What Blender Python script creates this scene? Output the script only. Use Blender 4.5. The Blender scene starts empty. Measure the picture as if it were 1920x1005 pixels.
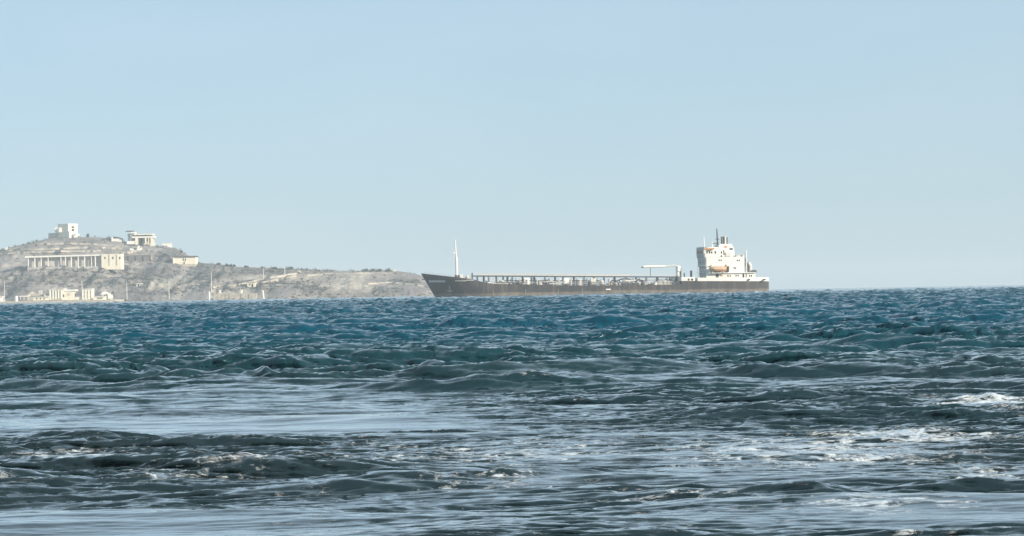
import bpy, bmesh, math, random
import numpy as np
from mathutils import Vector, Matrix

# ------------------------------------------------------------------ camera
SC = bpy.context.scene
COL = SC.collection
W, H_IMG = 1920.0, 1005.0            # the photograph's frame, used for measuring
F = 4500.0                           # focal length in photo pixels (84 mm on 36 mm)
CAM_H = 1.3
ROLL = math.radians(0.985)
PITCH = math.atan(45.5 / F)
cam_data = bpy.data.cameras.new('camera')
cam = bpy.data.objects.new('camera', cam_data); COL.objects.link(cam)
cam_data.sensor_width = 36.0; cam_data.lens = F / W * 36.0
cam_data.clip_start = 0.5; cam_data.clip_end = 40000.0
fwd = Vector((0, math.cos(PITCH), math.sin(PITCH)))
right = Vector((math.cos(ROLL), 0, -math.sin(ROLL)))
right = (right - fwd * right.dot(fwd)).normalized()
up = right.cross(fwd)
CM = Matrix(((right.x, up.x, -fwd.x, 0), (right.y, up.y, -fwd.y, 0), (right.z, up.z, -fwd.z, CAM_H), (0, 0, 0, 1)))
cam.matrix_world = CM
SC.camera = cam

# ------------------------------------------------------------------ sky, sun, exposure
SUN_EL, SUN_AZ = math.radians(24), math.radians(120)     # azimuth clockwise from +Y
world = bpy.data.worlds.new('World'); SC.world = world; world.use_nodes = True
wn = world.node_tree.nodes; wl = world.node_tree.links
wn.clear()
sky = wn.new('ShaderNodeTexSky'); sky.sky_type = 'NISHITA'; sky.sun_disc = False
sky.sun_elevation = SUN_EL; sky.sun_rotation = SUN_AZ
sky.altitude = 0; sky.air_density = 0.95; sky.dust_density = 0.6; sky.ozone_density = 6.0
bg = wn.new('ShaderNodeBackground'); bg.inputs['Strength'].default_value = 0.12
wo = wn.new('ShaderNodeOutputWorld')
tint = wn.new('ShaderNodeMix'); tint.data_type = 'RGBA'; tint.inputs[0].default_value = 0.74
tint.inputs[7].default_value = (3.45, 4.52, 5.10, 1)          # even veil of thin high haze over the whole sky
wtc = wn.new('ShaderNodeTexCoord'); wmp = wn.new('ShaderNodeMapping'); wmp.inputs['Scale'].default_value = (1, 1, 3.5)
wno = wn.new('ShaderNodeTexNoise'); wno.inputs['Scale'].default_value = 7.0; wno.inputs['Detail'].default_value = 6; wno.inputs['Distortion'].default_value = 0.6
wrm = wn.new('ShaderNodeValToRGB'); wrm.color_ramp.elements[0].position = 0.3; wrm.color_ramp.elements[1].position = 0.7
wrm.color_ramp.elements[0].color = (3.32, 4.42, 5.02, 1); wrm.color_ramp.elements[1].color = (3.60, 4.62, 5.16, 1)     # faintly uneven haze
wl.new(wtc.outputs['Generated'], wmp.inputs['Vector']); wl.new(wmp.outputs[0], wno.inputs['Vector']); wl.new(wno.outputs[0], wrm.inputs[0]); wl.new(wrm.outputs[0], tint.inputs[7])
wl.new(sky.outputs[0], tint.inputs[6]); wl.new(tint.outputs[2], bg.inputs['Color']); wl.new(bg.outputs[0], wo.inputs['Surface'])
sun_dir = Vector((math.sin(SUN_AZ) * math.cos(SUN_EL), math.cos(SUN_AZ) * math.cos(SUN_EL), math.sin(SUN_EL)))
sd = bpy.data.lights.new('sun', 'SUN'); sd.energy = 5.0; sd.angle = math.radians(0.53); sd.color = (1.0, 0.88, 0.70)
sun = bpy.data.objects.new('sun', sd); COL.objects.link(sun)
sun.rotation_euler = (-sun_dir).to_track_quat('-Z', 'Y').to_euler(); sun.location = (60, -60, 60)
SC.view_settings.view_transform = 'Standard'; SC.view_settings.look = 'None'
SC.view_settings.gamma = 1.0; SC.view_settings.use_curve_mapping = False
SC.view_settings.exposure = 0.35
SC.cycles.max_bounces = 6; SC.cycles.diffuse_bounces = 2; SC.cycles.glossy_bounces = 3
SC.cycles.volume_bounces = 3; SC.cycles.transparent_max_bounces = 8
SC.cycles.use_denoising = True; SC.cycles.sample_clamp_indirect = 3.0; SC.cycles.sample_clamp_direct = 5.0

# ------------------------------------------------------------------ measuring helpers
R_EARTH = 6371000.0 * 7 / 6
def sea_z(y): return -y * y / (2 * R_EARTH)
def ray(px, py):
    """direction from the camera with Y = 1 for a point measured in the photograph"""
    d = CM.to_3x3() @ Vector(((px - W / 2) / F, (H_IMG / 2 - py) / F, -1))
    return d / d.y
def at(px, py, Y):
    d = ray(px, py)
    return Vector((d.x * Y, Y, CAM_H + d.z * Y))
def on_sea(px, py, h=0.0):
    d = ray(px, py)
    Y = (h - CAM_H) / d.z if d.z < -1e-5 else 4000
    return d.x * Y, Y

# ------------------------------------------------------------------ node and mesh helpers
def mat(name):
    m = bpy.data.materials.new(name); m.use_nodes = True
    nt = m.node_tree; b = nt.nodes['Principled BSDF']
    return m, nt, b
def nd(nt, t, **kw):
    n = nt.nodes.new(t)
    for k, v in kw.items():
        if k.startswith('i_'): n.inputs[k[2:].replace('_', ' ')].default_value = v
        else: setattr(n, k, v)
    return n
def ramp(nt, fac, stops):
    r = nt.nodes.new('ShaderNodeValToRGB'); e = r.color_ramp.elements
    while len(e) < len(stops): e.new(0.5)
    for k, (p, c) in enumerate(stops):
        e[k].position = p; e[k].color = (*c, 1) if len(c) == 3 else c
    nt.links.new(fac, r.inputs[0]); return r.outputs[0]
def mixc(nt, fac, a, b, mode='MIX'):
    n = nt.nodes.new('ShaderNodeMix'); n.data_type = 'RGBA'; n.blend_type = mode
    for sock, v in ((n.inputs[0], fac), (n.inputs[6], a), (n.inputs[7], b)):
        if isinstance(v, (int, float)): sock.default_value = v
        elif isinstance(v, tuple): sock.default_value = (*v, 1)
        else: nt.links.new(v, sock)
    return n.outputs[2]
def math_(nt, op, a, b=None, clamp=False):
    n = nt.nodes.new('ShaderNodeMath'); n.operation = op; n.use_clamp = clamp
    for s, v in zip(n.inputs, (a, b)):
        if v is None: continue
        if isinstance(v, (int, float)): s.default_value = v
        else: nt.links.new(v, s)
    return n.outputs[0]
def coords(nt, scale=(1, 1, 1), kind='Object'):
    t = nt.nodes.new('ShaderNodeTexCoord'); m = nt.nodes.new('ShaderNodeMapping')
    m.inputs['Scale'].default_value = scale
    nt.links.new(t.outputs[kind], m.inputs['Vector']); return m.outputs[0]
def noise(nt, vec, scale, detail=4, rough=0.55, dist=0.0):
    n = nt.nodes.new('ShaderNodeTexNoise'); n.inputs['Scale'].default_value = scale
    n.inputs['Detail'].default_value = detail; n.inputs['Roughness'].default_value = rough
    n.inputs['Distortion'].default_value = dist
    nt.links.new(vec, n.inputs['Vector']); return n.outputs[0]

def tag(o, label=None, cat=None, group=None, kind=None):
    if label: o['label'] = label
    if cat: o['category'] = cat
    if group: o['group'] = group
    if kind: o['kind'] = kind
    return o
def thing(name, label, cat, loc=(0, 0, 0), rotz=0.0, group=None):
    o = bpy.data.objects.new(name, None); COL.objects.link(o)
    o.empty_display_size = 1.0
    o.location = loc; o.rotation_euler = (0, 0, rotz)
    return tag(o, label, cat, group)
def obj(name, bm, m, parent=None, smooth=False):
    me = bpy.data.meshes.new(name)
    if not isinstance(bm, bpy.types.Mesh):
        bmesh.ops.recalc_face_normals(bm, faces=bm.faces)
        bm.to_mesh(me); bm.free()
    else: me = bm
    if m is not None and not me.materials: me.materials.append(m)
    if smooth: me.polygons.foreach_set('use_smooth', [True] * len(me.polygons))
    o = bpy.data.objects.new(name, me); COL.objects.link(o)
    if parent is not None: o.parent = parent
    return o
def B(): return bmesh.new()
def box(bm, x0, x1, y0, y1, z0, z1, bev=0.0):
    r = bmesh.ops.create_cube(bm, size=1.0); vs = r['verts']
    for v in vs:
        v.co = Vector(((x0 + x1) / 2 + v.co.x * (x1 - x0), (y0 + y1) / 2 + v.co.y * (y1 - y0), (z0 + z1) / 2 + v.co.z * (z1 - z0)))
    if bev > 0:
        es = list({e for v in vs for e in v.link_edges})
        bmesh.ops.bevel(bm, geom=es, offset=bev, segments=1, affect='EDGES')
    return bm
def tube(bm, p0, p1, r0, r1=None, n=8):
    p0, p1 = Vector(p0), Vector(p1); r1 = r0 if r1 is None else r1
    d = (p1 - p0); L = d.length
    q = d.to_track_quat('Z', 'Y').to_matrix().to_4x4()
    mtx = Matrix.Translation((p0 + p1) / 2) @ q
    bmesh.ops.create_cone(bm, cap_ends=True, cap_tris=False, segments=n, radius1=r0, radius2=max(r1, 0.001), depth=L, matrix=mtx)
    return bm
def path_tube(bm, pts, r, n=6):
    for a, b in zip(pts[:-1], pts[1:]): tube(bm, a, b, r, r, n)
    return bm
def prism(bm, pts, y0, y1):
    """polygon in the xz plane pushed from y0 to y1"""
    a = [bm.verts.new((x, y0, z)) for x, z in pts]; b = [bm.verts.new((x, y1, z)) for x, z in pts]
    n = len(pts)
    bm.faces.new(a); bm.faces.new(b[::-1])
    for i in range(n): bm.faces.new((a[i], a[(i + 1) % n], b[(i + 1) % n], b[i]))
    return bm
def plain(name, col, rough=0.7, var=0.15, scale=0.6, rust=0.0, rustcol=(0.22, 0.10, 0.045), metal=0.0):
    """painted or plastered surface with blotches, streaks and some rust"""
    m, nt, b = mat(name)
    v = coords(nt); n1 = noise(nt, v, scale, 5)
    dark = tuple(c * (1 - var) for c in col); light = tuple(min(1, c * (1 + var * 0.6)) for c in col)
    c = ramp(nt, n1, [(0.3, dark), (0.7, light)])
    if rust > 0:
        n2 = noise(nt, coords(nt, (1, 1, 0.25)), scale * 1.7, 6, 0.65)
        f = ramp(nt, n2, [(1 - rust - 0.08, (0, 0, 0)), (1 - rust + 0.08, (1, 1, 1))])
        c = mixc(nt, f, c, rustcol)
    nt.links.new(c, b.inputs['Base Color']); b.inputs['Roughness'].default_value = rough
    b.inputs['Metallic'].default_value = metal
    return m
# ------------------------------------------------------------------ the sea
def ocean_tile(N, L, lam_peak, lam_min, lam_max, spread, rms, seed, theta0=-math.pi / 2, power=4.0):
    """height and horizontal displacement of a random sea, repeating after L metres"""
    rng = np.random.default_rng(seed)
    k1 = 2 * np.pi * np.fft.fftfreq(N, L / N)
    kx, ky = np.meshgrid(k1, k1, indexing='ij')
    k = np.hypot(kx, ky); k[0, 0] = 1e-6
    kp = 2 * np.pi / lam_peak
    P = k ** (-power) * np.exp(-1.25 * (kp / k) ** 2)
    P *= (k > 2 * np.pi / lam_max) * np.exp(-(k * lam_min / (2 * np.pi)) ** 2)
    c = np.cos(np.arctan2(ky, kx) - theta0)
    P *= np.where(c > 0, np.abs(c) ** spread, 0.03 * np.abs(c) ** spread) + 0.015
    h = np.sqrt(P) * (rng.standard_normal((N, N)) + 1j * rng.standard_normal((N, N)))
    hr = np.fft.ifft2(h).real
    s = rms / hr.std(); h *= s
    dx = np.fft.ifft2(1j * kx / k * h).real; dy = np.fft.ifft2(1j * ky / k * h).real
    return (hr * s).astype(np.float32), dx.astype(np.float32), dy.astype(np.float32)
def sample(tile, L, x, y, rot=0.0, ox=0.0, oy=0.0, sx=1.0):
    x = x * sx
    c, s = math.cos(rot), math.sin(rot)
    N = tile[0].shape[0]
    u = ((c * x + s * y + ox) / L * N) % N; v = ((-s * x + c * y + oy) / L * N) % N
    i = np.floor(u).astype(np.int32); j = np.floor(v).astype(np.int32)
    fu = (u - i).astype(np.float32); fv = (v - j).astype(np.float32)
    i %= N; j %= N; i1 = (i + 1) % N; j1 = (j + 1) % N
    out = [t[i, j] * (1 - fu) * (1 - fv) + t[i1, j] * fu * (1 - fv) + t[i, j1] * (1 - fu) * fv + t[i1, j1] * fu * fv for t in tile]
    h, dx, dy = out
    return h, c * dx - s * dy, s * dx + c * dy
def sstep(a, b, x):
    t = np.clip((x - a) / (b - a), 0, 1); return t * t * (3 - 2 * t)

T_SWELL = ocean_tile(512, 150.0, 8.0, 1.2, 40.0, 8, 1.0, 3)
T_SHOAL = ocean_tile(512, 47.0, 4.5, 0.9, 12.0, 22, 1.0, 5)
T_CHOP = ocean_tile(1024, 41.0, 2.4, 0.22, 9.0, 5, 1.0, 7)
T_SHORT = ocean_tile(1024, 19.0, 0.75, 0.10, 3.0, 9, 1.0, 8)
T_RIP = ocean_tile(1024, 9.0, 0.26, 0.04, 1.0, 7, 1.0, 11)
T_MASK = ocean_tile(512, 420.0, 40.0, 8.0, 200.0, 0.2, 1.0, 21)
T_MASK2 = ocean_tile(512, 60.0, 7.0, 1.0, 30.0, 1.0, 1.0, 22)

# single waves: centre px, crest py, half width px, height px, slant, foam
WAVES = [(540, 708, 150, 30, .10, 0), (1362, 618, 60, 20, 0, 0), (1668, 616, 80, 28, 0, 0), (1625, 650, 60, 18, 0, 0),
    (48, 673, 45, 16, 0, 0), (900, 700, 70, 16, 0, 0), (232, 637, 60, 12, 0, 0), (1780, 580, 130, 12, 0, 0),
    (1500, 770, 170, 34, .25, .2), (1800, 722, 260, 18, -.1, 0), (880, 888, 170, 42, .15, .1), (470, 882, 230, 50, .1, .3),
    (300, 822, 190, 34, -.1, .1), (1840, 912, 170, 46, -.3, 0), (1530, 918, 200, 40, -.25, .1), (1230, 905, 120, 28, -.2, 0),
    (10, 905, 100, 62, .2, .38), (980, 995, 110, 24, 0, 0), (1640, 975, 260, 34, -.1, .42), (1010, 722, 220, 22, -.1, 0),
    (1180, 745, 160, 22, -.3, 0), (60, 830, 90, 28, 0, .1), (1880, 745, 120, 26, -.2, .5), (700, 938, 160, 34, .1, .1),
    (300, 925, 150, 30, .1, .2), (1100, 640, 70, 10, 0, 0), (820, 640, 60, 9, 0, 0), (640, 610, 60, 7, 0, 0),
    (1450, 700, 100, 14, 0, 0), (330, 760, 120, 14, 0, 0), (1290, 790, 140, 22, -.2, .1), (760, 800, 160, 12, 0, 0)]

# smooth or foam-filmed water: centre px, py, half sizes px, calm, foam film
PATCHES = [(200, 785, 420, 40, 1.0, .12), (760, 775, 300, 45, 1.0, .15), (1000, 725, 300, 14, .8, 0), (1150, 800, 250, 45, .9, .2), (960, 850, 400, 30, .8, .42),
    (1500, 850, 420, 35, .8, .50), (1700, 820, 220, 30, .5, .58), (1350, 975, 340, 26, .9, .25), (620, 985, 520, 28, .85, .2), (1750, 960, 200, 14, .6, .2), (120, 850, 160, 14, .8, .45), (700, 830, 160, 20, .6, .3),
    (1100, 760, 180, 18, .8, 0), (1500, 715, 200, 16, .7, 0), (1860, 760, 120, 24, .2, .62), (560, 925, 160, 12, .3, .25), (240, 960, 120, 12, .2, .35), (1840, 890, 200, 22, .6, .4), (420, 865, 260, 14, .2, .42), (900, 905, 260, 14, .1, .36), (1250, 930, 240, 16, .3, .38), (330, 900, 200, 12, .1, .40), (1650, 955, 260, 16, .3, .44), (700, 870, 200, 12, .3, .40)]

def build_sea():
    ys = [5.0]
    while ys[-1] < 6500:
        y = ys[-1]
        ys.append(y + y * (0.0030 if y < 11.5 else 0.0014 if y < 300 else 0.0014 + 0.012 * min(1, (y - 300) / 1500)))
    ys = np.array(ys)
    core = np.linspace(-0.235, 0.235, 450)
    outer = 0.235 + 0.016 * (np.arange(1, 15) ** 1.25)
    uu = np.concatenate([-outer[::-1], core, outer])
    X = (uu[None, :] * (ys[:, None] + 3.0)); Y = np.repeat(ys[:, None], len(uu), 1)
    rng = np.random.default_rng(5)
    Y = Y + (rng.random(X.shape) - 0.5) * 0.0008 * Y
    big = sample(T_MASK, 420.0, X, Y)[0]; pat = sample(T_MASK2, 60.0, X, Y * 0.6, 0.2)[0]
    pat2 = sample(T_MASK2, 60.0, X * 0.45, Y * 0.3, -0.1, 13, 7)[0]
    calm = np.zeros_like(X); film = np.zeros_like(X)
    for px, py, hw, hh, c_, f_ in PATCHES:
        x0, y0 = on_sea(px, py); ya = on_sea(px, py + hh)[1]; yb = on_sea(px, py - hh)[1]; sc = y0 / F
        q = np.exp(-((X - x0) / (hw * sc)) ** 2 - np.where(Y < y0, (Y - y0) / (y0 - ya), (Y - y0) / (yb - y0)) ** 2)
        calm = np.maximum(calm, c_ * q); film = np.maximum(film, (f_ - (.03 if f_ > .45 else 0)) * q)
    calm = np.clip(calm * (1.0 + 0.35 * pat), 0, 1)                # smooth water between the breakers
    near = 1 - sstep(21, 48, Y)
    foam = np.zeros_like(X); PZ = np.zeros_like(X); PD = np.zeros_like(X); ride = np.zeros_like(X)
    wob = sample(T_MASK2, 60.0, X * 1.3, Y * 1.3, 0.5, 3, 9)[0]; wob2 = sample(T_MASK2, 60.0, X * 4.0, Y * 2.0, 0.2, 31, 5)[0]
    for px, py, hw, hp, slant, fm in WAVES:
        x0, y0 = on_sea(px, py, 0.05)
        sc = y0 / F; wx = hw * sc * 1.35; am = hp * sc * (0.42 if y0 < 30 else 0.62)
        ext = am * 40 + abs(slant) * wx * 3 + wx * 1.2
        r0, r1 = np.searchsorted(ys, (y0 - ext, y0 + ext)); S = slice(r0, r1)
        xs_, ys_, w1, w2 = X[S], Y[S], wob[S], wob2[S]
        for k, (ox, oy, g) in enumerate(((0, 0, 1.0), (0.6, 4.6, 0.6), (-0.7, -4.4, 0.55))):
            a = am * g; wf, wb = a * 2.2, a * 6.0
            q = (xs_ - x0 - ox * wx) / (wx * (1.15 if k == 0 else 0.9))
            dyy = ys_ - y0 - oy * am - slant * (xs_ - x0) - 2.2 * a * w1 - 0.9 * a * w2 - wx * 0.16 * q ** 2
            env = np.exp(-np.abs(q) ** 2.0 * 1.2) * np.clip(1 + 0.45 * w2, 0.2, 1.6)
            prof = np.where(dyy < 0, np.exp(-np.abs(dyy / wf) ** 1.5), np.exp(-np.abs(dyy / wb) ** 1.1))
            PZ[S] = np.maximum(PZ[S], a * env * prof); PD[S] = np.maximum(PD[S], 0.8 * a * env * prof)
            ride[S] = np.maximum(ride[S], np.exp(-q ** 2) * np.exp(-(dyy / (am * 8)) ** 2) * g)
            if k == 0 and y0 < 34: foam[S] = np.maximum(foam[S], max(fm, .22) * env * np.exp(-np.where(dyy < 0, dyy / (wf * .8), dyy / (wb * .55)) ** 2))
    calm = calm * (1 - 0.9 * np.clip(ride, 0, 1))
    far = sstep(85, 340, Y)
    rough = 1 - near * (1 - np.clip(np.maximum(0.8 + 0.8 * pat2 + 0.4 * pat, 1.1 * ride), 0.30, 2.0))      # rough and glassy patches by turns
    a_sw = (0.085 + 0.03 * far) * (1 - 0.80 * near) * (1 + 0.3 * np.clip(big, -1.5, 1.5))
    a_ns = 0.0165 * near * (1 - 0.55 * calm) * (0.8 + 0.4 * np.clip(pat2, -1, 1.5))
    a_ch = (0.038 + 0.035 * far) * (1 + 0.30 * np.clip(pat, -1.5, 1.5)) * (1 - 0.92 * calm) * (1 - 0.88 * near) * rough
    a_sh = (0.022 + 0.01 * far) * (1 + 0.45 * np.clip(pat2, -1.5, 1.5) * (1 - near)) * (1 - 0.84 * calm) * (1 - 0.77 * near) * rough
    a_rp = 0.0042 * (1 - 0.54 * calm) * (1 - sstep(50, 95, Y)) * rough
    Z = np.zeros_like(X); DX = np.zeros_like(X); DY = np.zeros_like(X)
    for tile, L, amp, rot, ox, oy, chop, sx, skew in ((T_SWELL, 110.0, a_sw, 0.06, 17, 40, 1.1, .8, .5), (T_SWELL, 71.0, a_sw * 0.6, -0.12, 3, 9, 1.0, .8, .5),
            (T_SHOAL, 29.0, a_ns, 0.10, 6, 21, 1.5, .7, 2), (T_SHOAL, 19.0, a_ns * 0.6, 0.03, 16, 2, 1.4, .7, 2),
            (T_CHOP, 31.0, a_ch, 0.10, 5, 2, 1.2, .6, 1.2), (T_CHOP, 21.0, a_ch * 0.6, -0.10, 11, 23, 1.0, .6, 1.2),
            (T_SHORT, 13.0, a_sh, 0.10, 4, 3, 1.3, .6, 1.5), (T_SHORT, 9.0, a_sh * 0.6, -0.06, 1, 8, 1.2, .6, 1.5), (T_RIP, 7.0, a_rp, 0.08, 1, 1, 1.2, .65, 2)):
        h, dx, dy = sample(tile, L, X, Y, rot, ox, oy, sx)
        Z += h * amp; DX -= dx * amp * chop * sx; DY -= dy * amp * chop + skew * h * amp      # crests lean towards the shore
    Z += PZ; DY -= PD
    foam = np.clip(np.maximum(foam, film), 0, 1)
    Zs = Z + sea_z(np.hypot(X, Y))
    fade = 1.0
    V = np.stack([X + DX, Y + DY, Zs * fade], -1).reshape(-1, 3).astype(np.float32)
    nr, nc = X.shape
    idx = np.arange(nr * nc, dtype=np.int32).reshape(nr, nc)
    q = np.stack([idx[:-1, :-1], idx[:-1, 1:], idx[1:, 1:], idx[1:, :-1]], -1).reshape(-1)
    nf = len(q) // 4
    me = bpy.data.meshes.new('sea')
    me.vertices.add(len(V)); me.vertices.foreach_set('co', V.ravel())
    me.loops.add(len(q)); me.loops.foreach_set('vertex_index', q)
    me.polygons.add(nf); me.polygons.foreach_set('loop_start', np.arange(0, nf * 4, 4, dtype=np.int32))
    me.polygons.foreach_set('use_smooth', np.ones(nf, dtype=bool))
    me.update(calc_edges=True)
    at_ = me.attributes.new('foam', 'FLOAT', 'POINT'); at_.data.foreach_set('value', foam.ravel().astype(np.float32))
    return me

def sea_material():
    m, nt, b = mat('sea_water')
    L = nt.links
    g = nt.nodes.new('ShaderNodeNewGeometry'); sep = nt.nodes.new('ShaderNodeSeparateXYZ')
    L.new(g.outputs['Position'], sep.inputs[0])
    pos = g.outputs['Position']
    v = nt.nodes.new('ShaderNodeMapping'); L.new(pos, v.inputs['Vector']); v.inputs['Scale'].default_value = (0.55, 1, 1); v = v.outputs[0]
    # sand stirred up near the shore, clear deep water farther out
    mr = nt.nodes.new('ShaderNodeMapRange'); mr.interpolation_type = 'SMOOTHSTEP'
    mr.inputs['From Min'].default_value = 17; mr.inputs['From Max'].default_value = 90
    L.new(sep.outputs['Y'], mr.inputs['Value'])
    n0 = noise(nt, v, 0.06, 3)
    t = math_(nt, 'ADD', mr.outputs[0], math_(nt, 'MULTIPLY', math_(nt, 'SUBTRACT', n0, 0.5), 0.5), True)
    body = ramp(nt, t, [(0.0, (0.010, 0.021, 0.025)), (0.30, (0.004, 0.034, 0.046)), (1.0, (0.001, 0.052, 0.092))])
    # foam
    fa = nt.nodes.new('ShaderNodeAttribute'); fa.attribute_name = 'foam'
    fv = nt.nodes.new('ShaderNodeMapping'); L.new(pos, fv.inputs['Vector']); fv.inputs['Scale'].default_value = (0.45, 0.8, 1.6)
    fa1 = noise(nt, fv.outputs[0], 3.2, 6, 0.6, 1.8); fa2 = noise(nt, fv.outputs[0], 11.0, 6, 0.7, 1.0)
    lace = math_(nt, 'SUBTRACT', 1.0, math_(nt, 'MULTIPLY', math_(nt, 'ABSOLUTE', math_(nt, 'SUBTRACT', fa1, 0.5)), 6.0))
    f1 = math_(nt, 'ADD', math_(nt, 'MULTIPLY', lace, 0.22), math_(nt, 'MULTIPLY', fa2, 0.85))
    fm = math_(nt, 'ADD', fa.outputs['Fac'], math_(nt, 'MULTIPLY', math_(nt, 'SUBTRACT', f1, 0.52), 1.5))
    fmask = ramp(nt, fm, [(0.44, (0, 0, 0)), (0.58, (0.85, 0.85, 0.85)), (0.8, (1, 1, 1))])
    col = mixc(nt, fmask, body, (0.68, 0.74, 0.80))
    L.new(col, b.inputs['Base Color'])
    b.inputs['IOR'].default_value = 1.333; b.inputs['Specular IOR Level'].default_value = 0.5; b.inputs['Specular Tint'].default_value = (0.66, 0.95, 1.0, 1)
    ro = math_(nt, 'ADD', math_(nt, 'MULTIPLY', fmask, 0.3), 0.02)
    L.new(ro, b.inputs['Roughness'])
    L.new(math_(nt, 'SUBTRACT', 1.0, t), b.inputs['Coat Weight']); b.inputs['Coat Roughness'].default_value = 0.03; b.inputs['Coat IOR'].default_value = 1.36     # added coat that brightens the sky reflection on the shore water
    # ripples finer than the mesh
    far = nt.nodes.new('ShaderNodeMapRange'); far.interpolation_type = 'SMOOTHSTEP'
    far.inputs['From Min'].default_value = 90; far.inputs['From Max'].default_value = 300; L.new(sep.outputs['Y'], far.inputs['Value'])
    r0 = noise(nt, v, 0.5, 3, 0.6, 0.2); r1 = noise(nt, v, 2.6, 3, 0.5, 0.3); r2 = noise(nt, v, 11.0, 4, 0.6, 0.3)
    hsum = math_(nt, 'ADD', math_(nt, 'MULTIPLY', r1, 0.006), math_(nt, 'MULTIPLY', r2, 0.0016))
    hsum = math_(nt, 'ADD', hsum, math_(nt, 'MULTIPLY', math_(nt, 'MULTIPLY', r0, 0.22), far.outputs[0]))
    hsum = math_(nt, 'ADD', hsum, math_(nt, 'MULTIPLY', math_(nt, 'MULTIPLY', fmask, f1), 0.03))
    bp = nt.nodes.new('ShaderNodeBump'); bp.inputs['Strength'].default_value = 1.0; bp.inputs['Distance'].default_value = 1.0
    L.new(hsum, bp.inputs['Height']); L.new(bp.outputs[0], b.inputs['Normal'])
    return m
sea = obj('sea', build_sea(), sea_material())
tag(sea, 'choppy teal sea turning brown near the shore', 'sea', kind='structure')

# sand under the viewer, sloping into the water outside the frame
def build_beach():
    bm = B(); rows = []
    for i in range(25):
        y = -80 + 94 * i / 24; rows.append([bm.verts.new((x, y, 0.25 - 0.09 * (y + 3) if y > -3 else 0.25 + 0.02 * (-3 - y) + 0.03 * math.sin(x * .7 + y))) for x in np.linspace(-60, 60, 25)])
    for i in range(24):
        for j in range(24): bm.faces.new((rows[i][j], rows[i][j + 1], rows[i + 1][j + 1], rows[i + 1][j]))
    tag(obj('beach', bm, plain('wet_sand', (0.26, 0.21, 0.15), 0.8, 0.2, 0.8), None, True), 'wet brown sand sloping into the sea', 'beach', kind='structure')
build_beach()
# ------------------------------------------------------------------ the headland
YS0 = 1215.0
# skyline measured in the photograph: px, py, distance of the ridge behind the shoreline
RIDGE = [(-900, 520, 150), (-500, 500, 160), (-250, 486, 170), (-60, 474, 175), (0, 466, 178), (40, 457, 180), (85, 446.5, 182), (110, 445, 182), (150, 444, 182),
    (185, 444, 182), (200, 447, 180), (228, 452, 178), (262, 459, 175), (300, 460, 170), (326, 464, 160), (345, 476, 150), (362, 488, 140), (378, 493, 125),
    (400, 495, 110), (440, 499.5, 100), (500, 502, 95), (560, 504.5, 92), (630, 507.5, 90), (700, 507, 90), (745, 508, 88),
    (775, 513, 82), (800, 518, 74), (830, 525, 62), (870, 537, 45), (905, 549, 28), (940, 556, 15)]
def fbm2(x, y, seed, octs=5, gain=0.5):
    out = np.zeros(np.broadcast(x, y).shape); amp = 1.0; tot = 0; rng = np.random.default_rng(seed)
    for o in range(octs):
        g = rng.standard_normal((64, 64))
        u = (x * 2 ** o + rng.random() * 64) % 64; v = (y * 2 ** o + rng.random() * 64) % 64
        i = np.floor(u).astype(int); j = np.floor(v).astype(int); fu = u - i; fv = v - j
        fu = fu * fu * (3 - 2 * fu); fv = fv * fv * (3 - 2 * fv); i %= 64; j %= 64; i1 = (i + 1) % 64; j1 = (j + 1) % 64
        out = out + amp * (g[i, j] * (1 - fu) * (1 - fv) + g[i1, j] * fu * (1 - fv) + g[i, j1] * (1 - fu) * fv + g[i1, j1] * fu * fv)
        tot += amp; amp *= gain
    return out / tot
_rx, _rz, _ry = [], [], []
for px, py, dy in RIDGE:
    p = at(px, py, YS0 + dy); _rx.append(p.x); _rz.append(p.z - sea_z(YS0)); _ry.append(dy)
G_T = [-0.2, 0.0, 0.05, 0.14, 0.30, 0.42, 0.50, 0.58, 0.72, 0.86, 1.0, 1.25, 1.8, 2.6]
G_H = [-0.12, -0.02, 0.10, 0.24, 0.40, 0.49, 0.515, 0.60, 0.73, 0.88, 1.0, 0.90, 0.45, -0.1]
def shore_y(X): return YS0 + 9 * np.sin(X * 0.021 + 1.0) + 5 * np.sin(X * 0.057)
def land_z(X, Y):
    X = np.asarray(X, float); Y = np.asarray(Y, float)
    Z = np.interp(X, _rx, _rz); D = np.interp(X, _rx, _ry)
    t = (Y - shore_y(X)) / (D + 8 - (shore_y(X) - YS0))
    n1 = fbm2(X / 45, Y / 30, 1); n2 = fbm2(X / 14, Y / 12, 2); n3 = fbm2(X / 9.0, t * 0.8, 3, 4)
    g = np.interp(t + 0.05 * n1 * np.clip(1 - t, 0, 1) * 1.2, G_T, G_H)
    # gullies down the lower slope, ledges across the upper one
    gul = np.clip(1 - t, 0, 1) * np.clip(t * 8, 0, 1)
    z = Z * g + gul * (1.8 * n1 + 1.7 * n2 + 2.5 * np.abs(n3) - 0.8) * np.clip(Z / 25, 0.35, 1)
    led = Z * 0.045; z = z + np.where((t > 0.15) & (t < 0.98), 0.62 * led * np.sin(z / led * 2 * np.pi * 0.55), 0)
    z = z + 0.25 * n2 * np.clip(t * 4, 0, 1)
    return z + sea_z(YS0)
def on_land(px, py):
    d = ray(px, py)
    Y = np.arange(YS0 - 30, YS0 + 330, 0.5)
    h = CAM_H + d.z * Y; g = land_z(d.x * Y, Y)
    k = np.argmax(g >= h)
    y = Y[k] if (g >= h).any() else YS0 + 180
    return Vector((d.x * y, y, float(land_z(d.x * y, y))))

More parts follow.
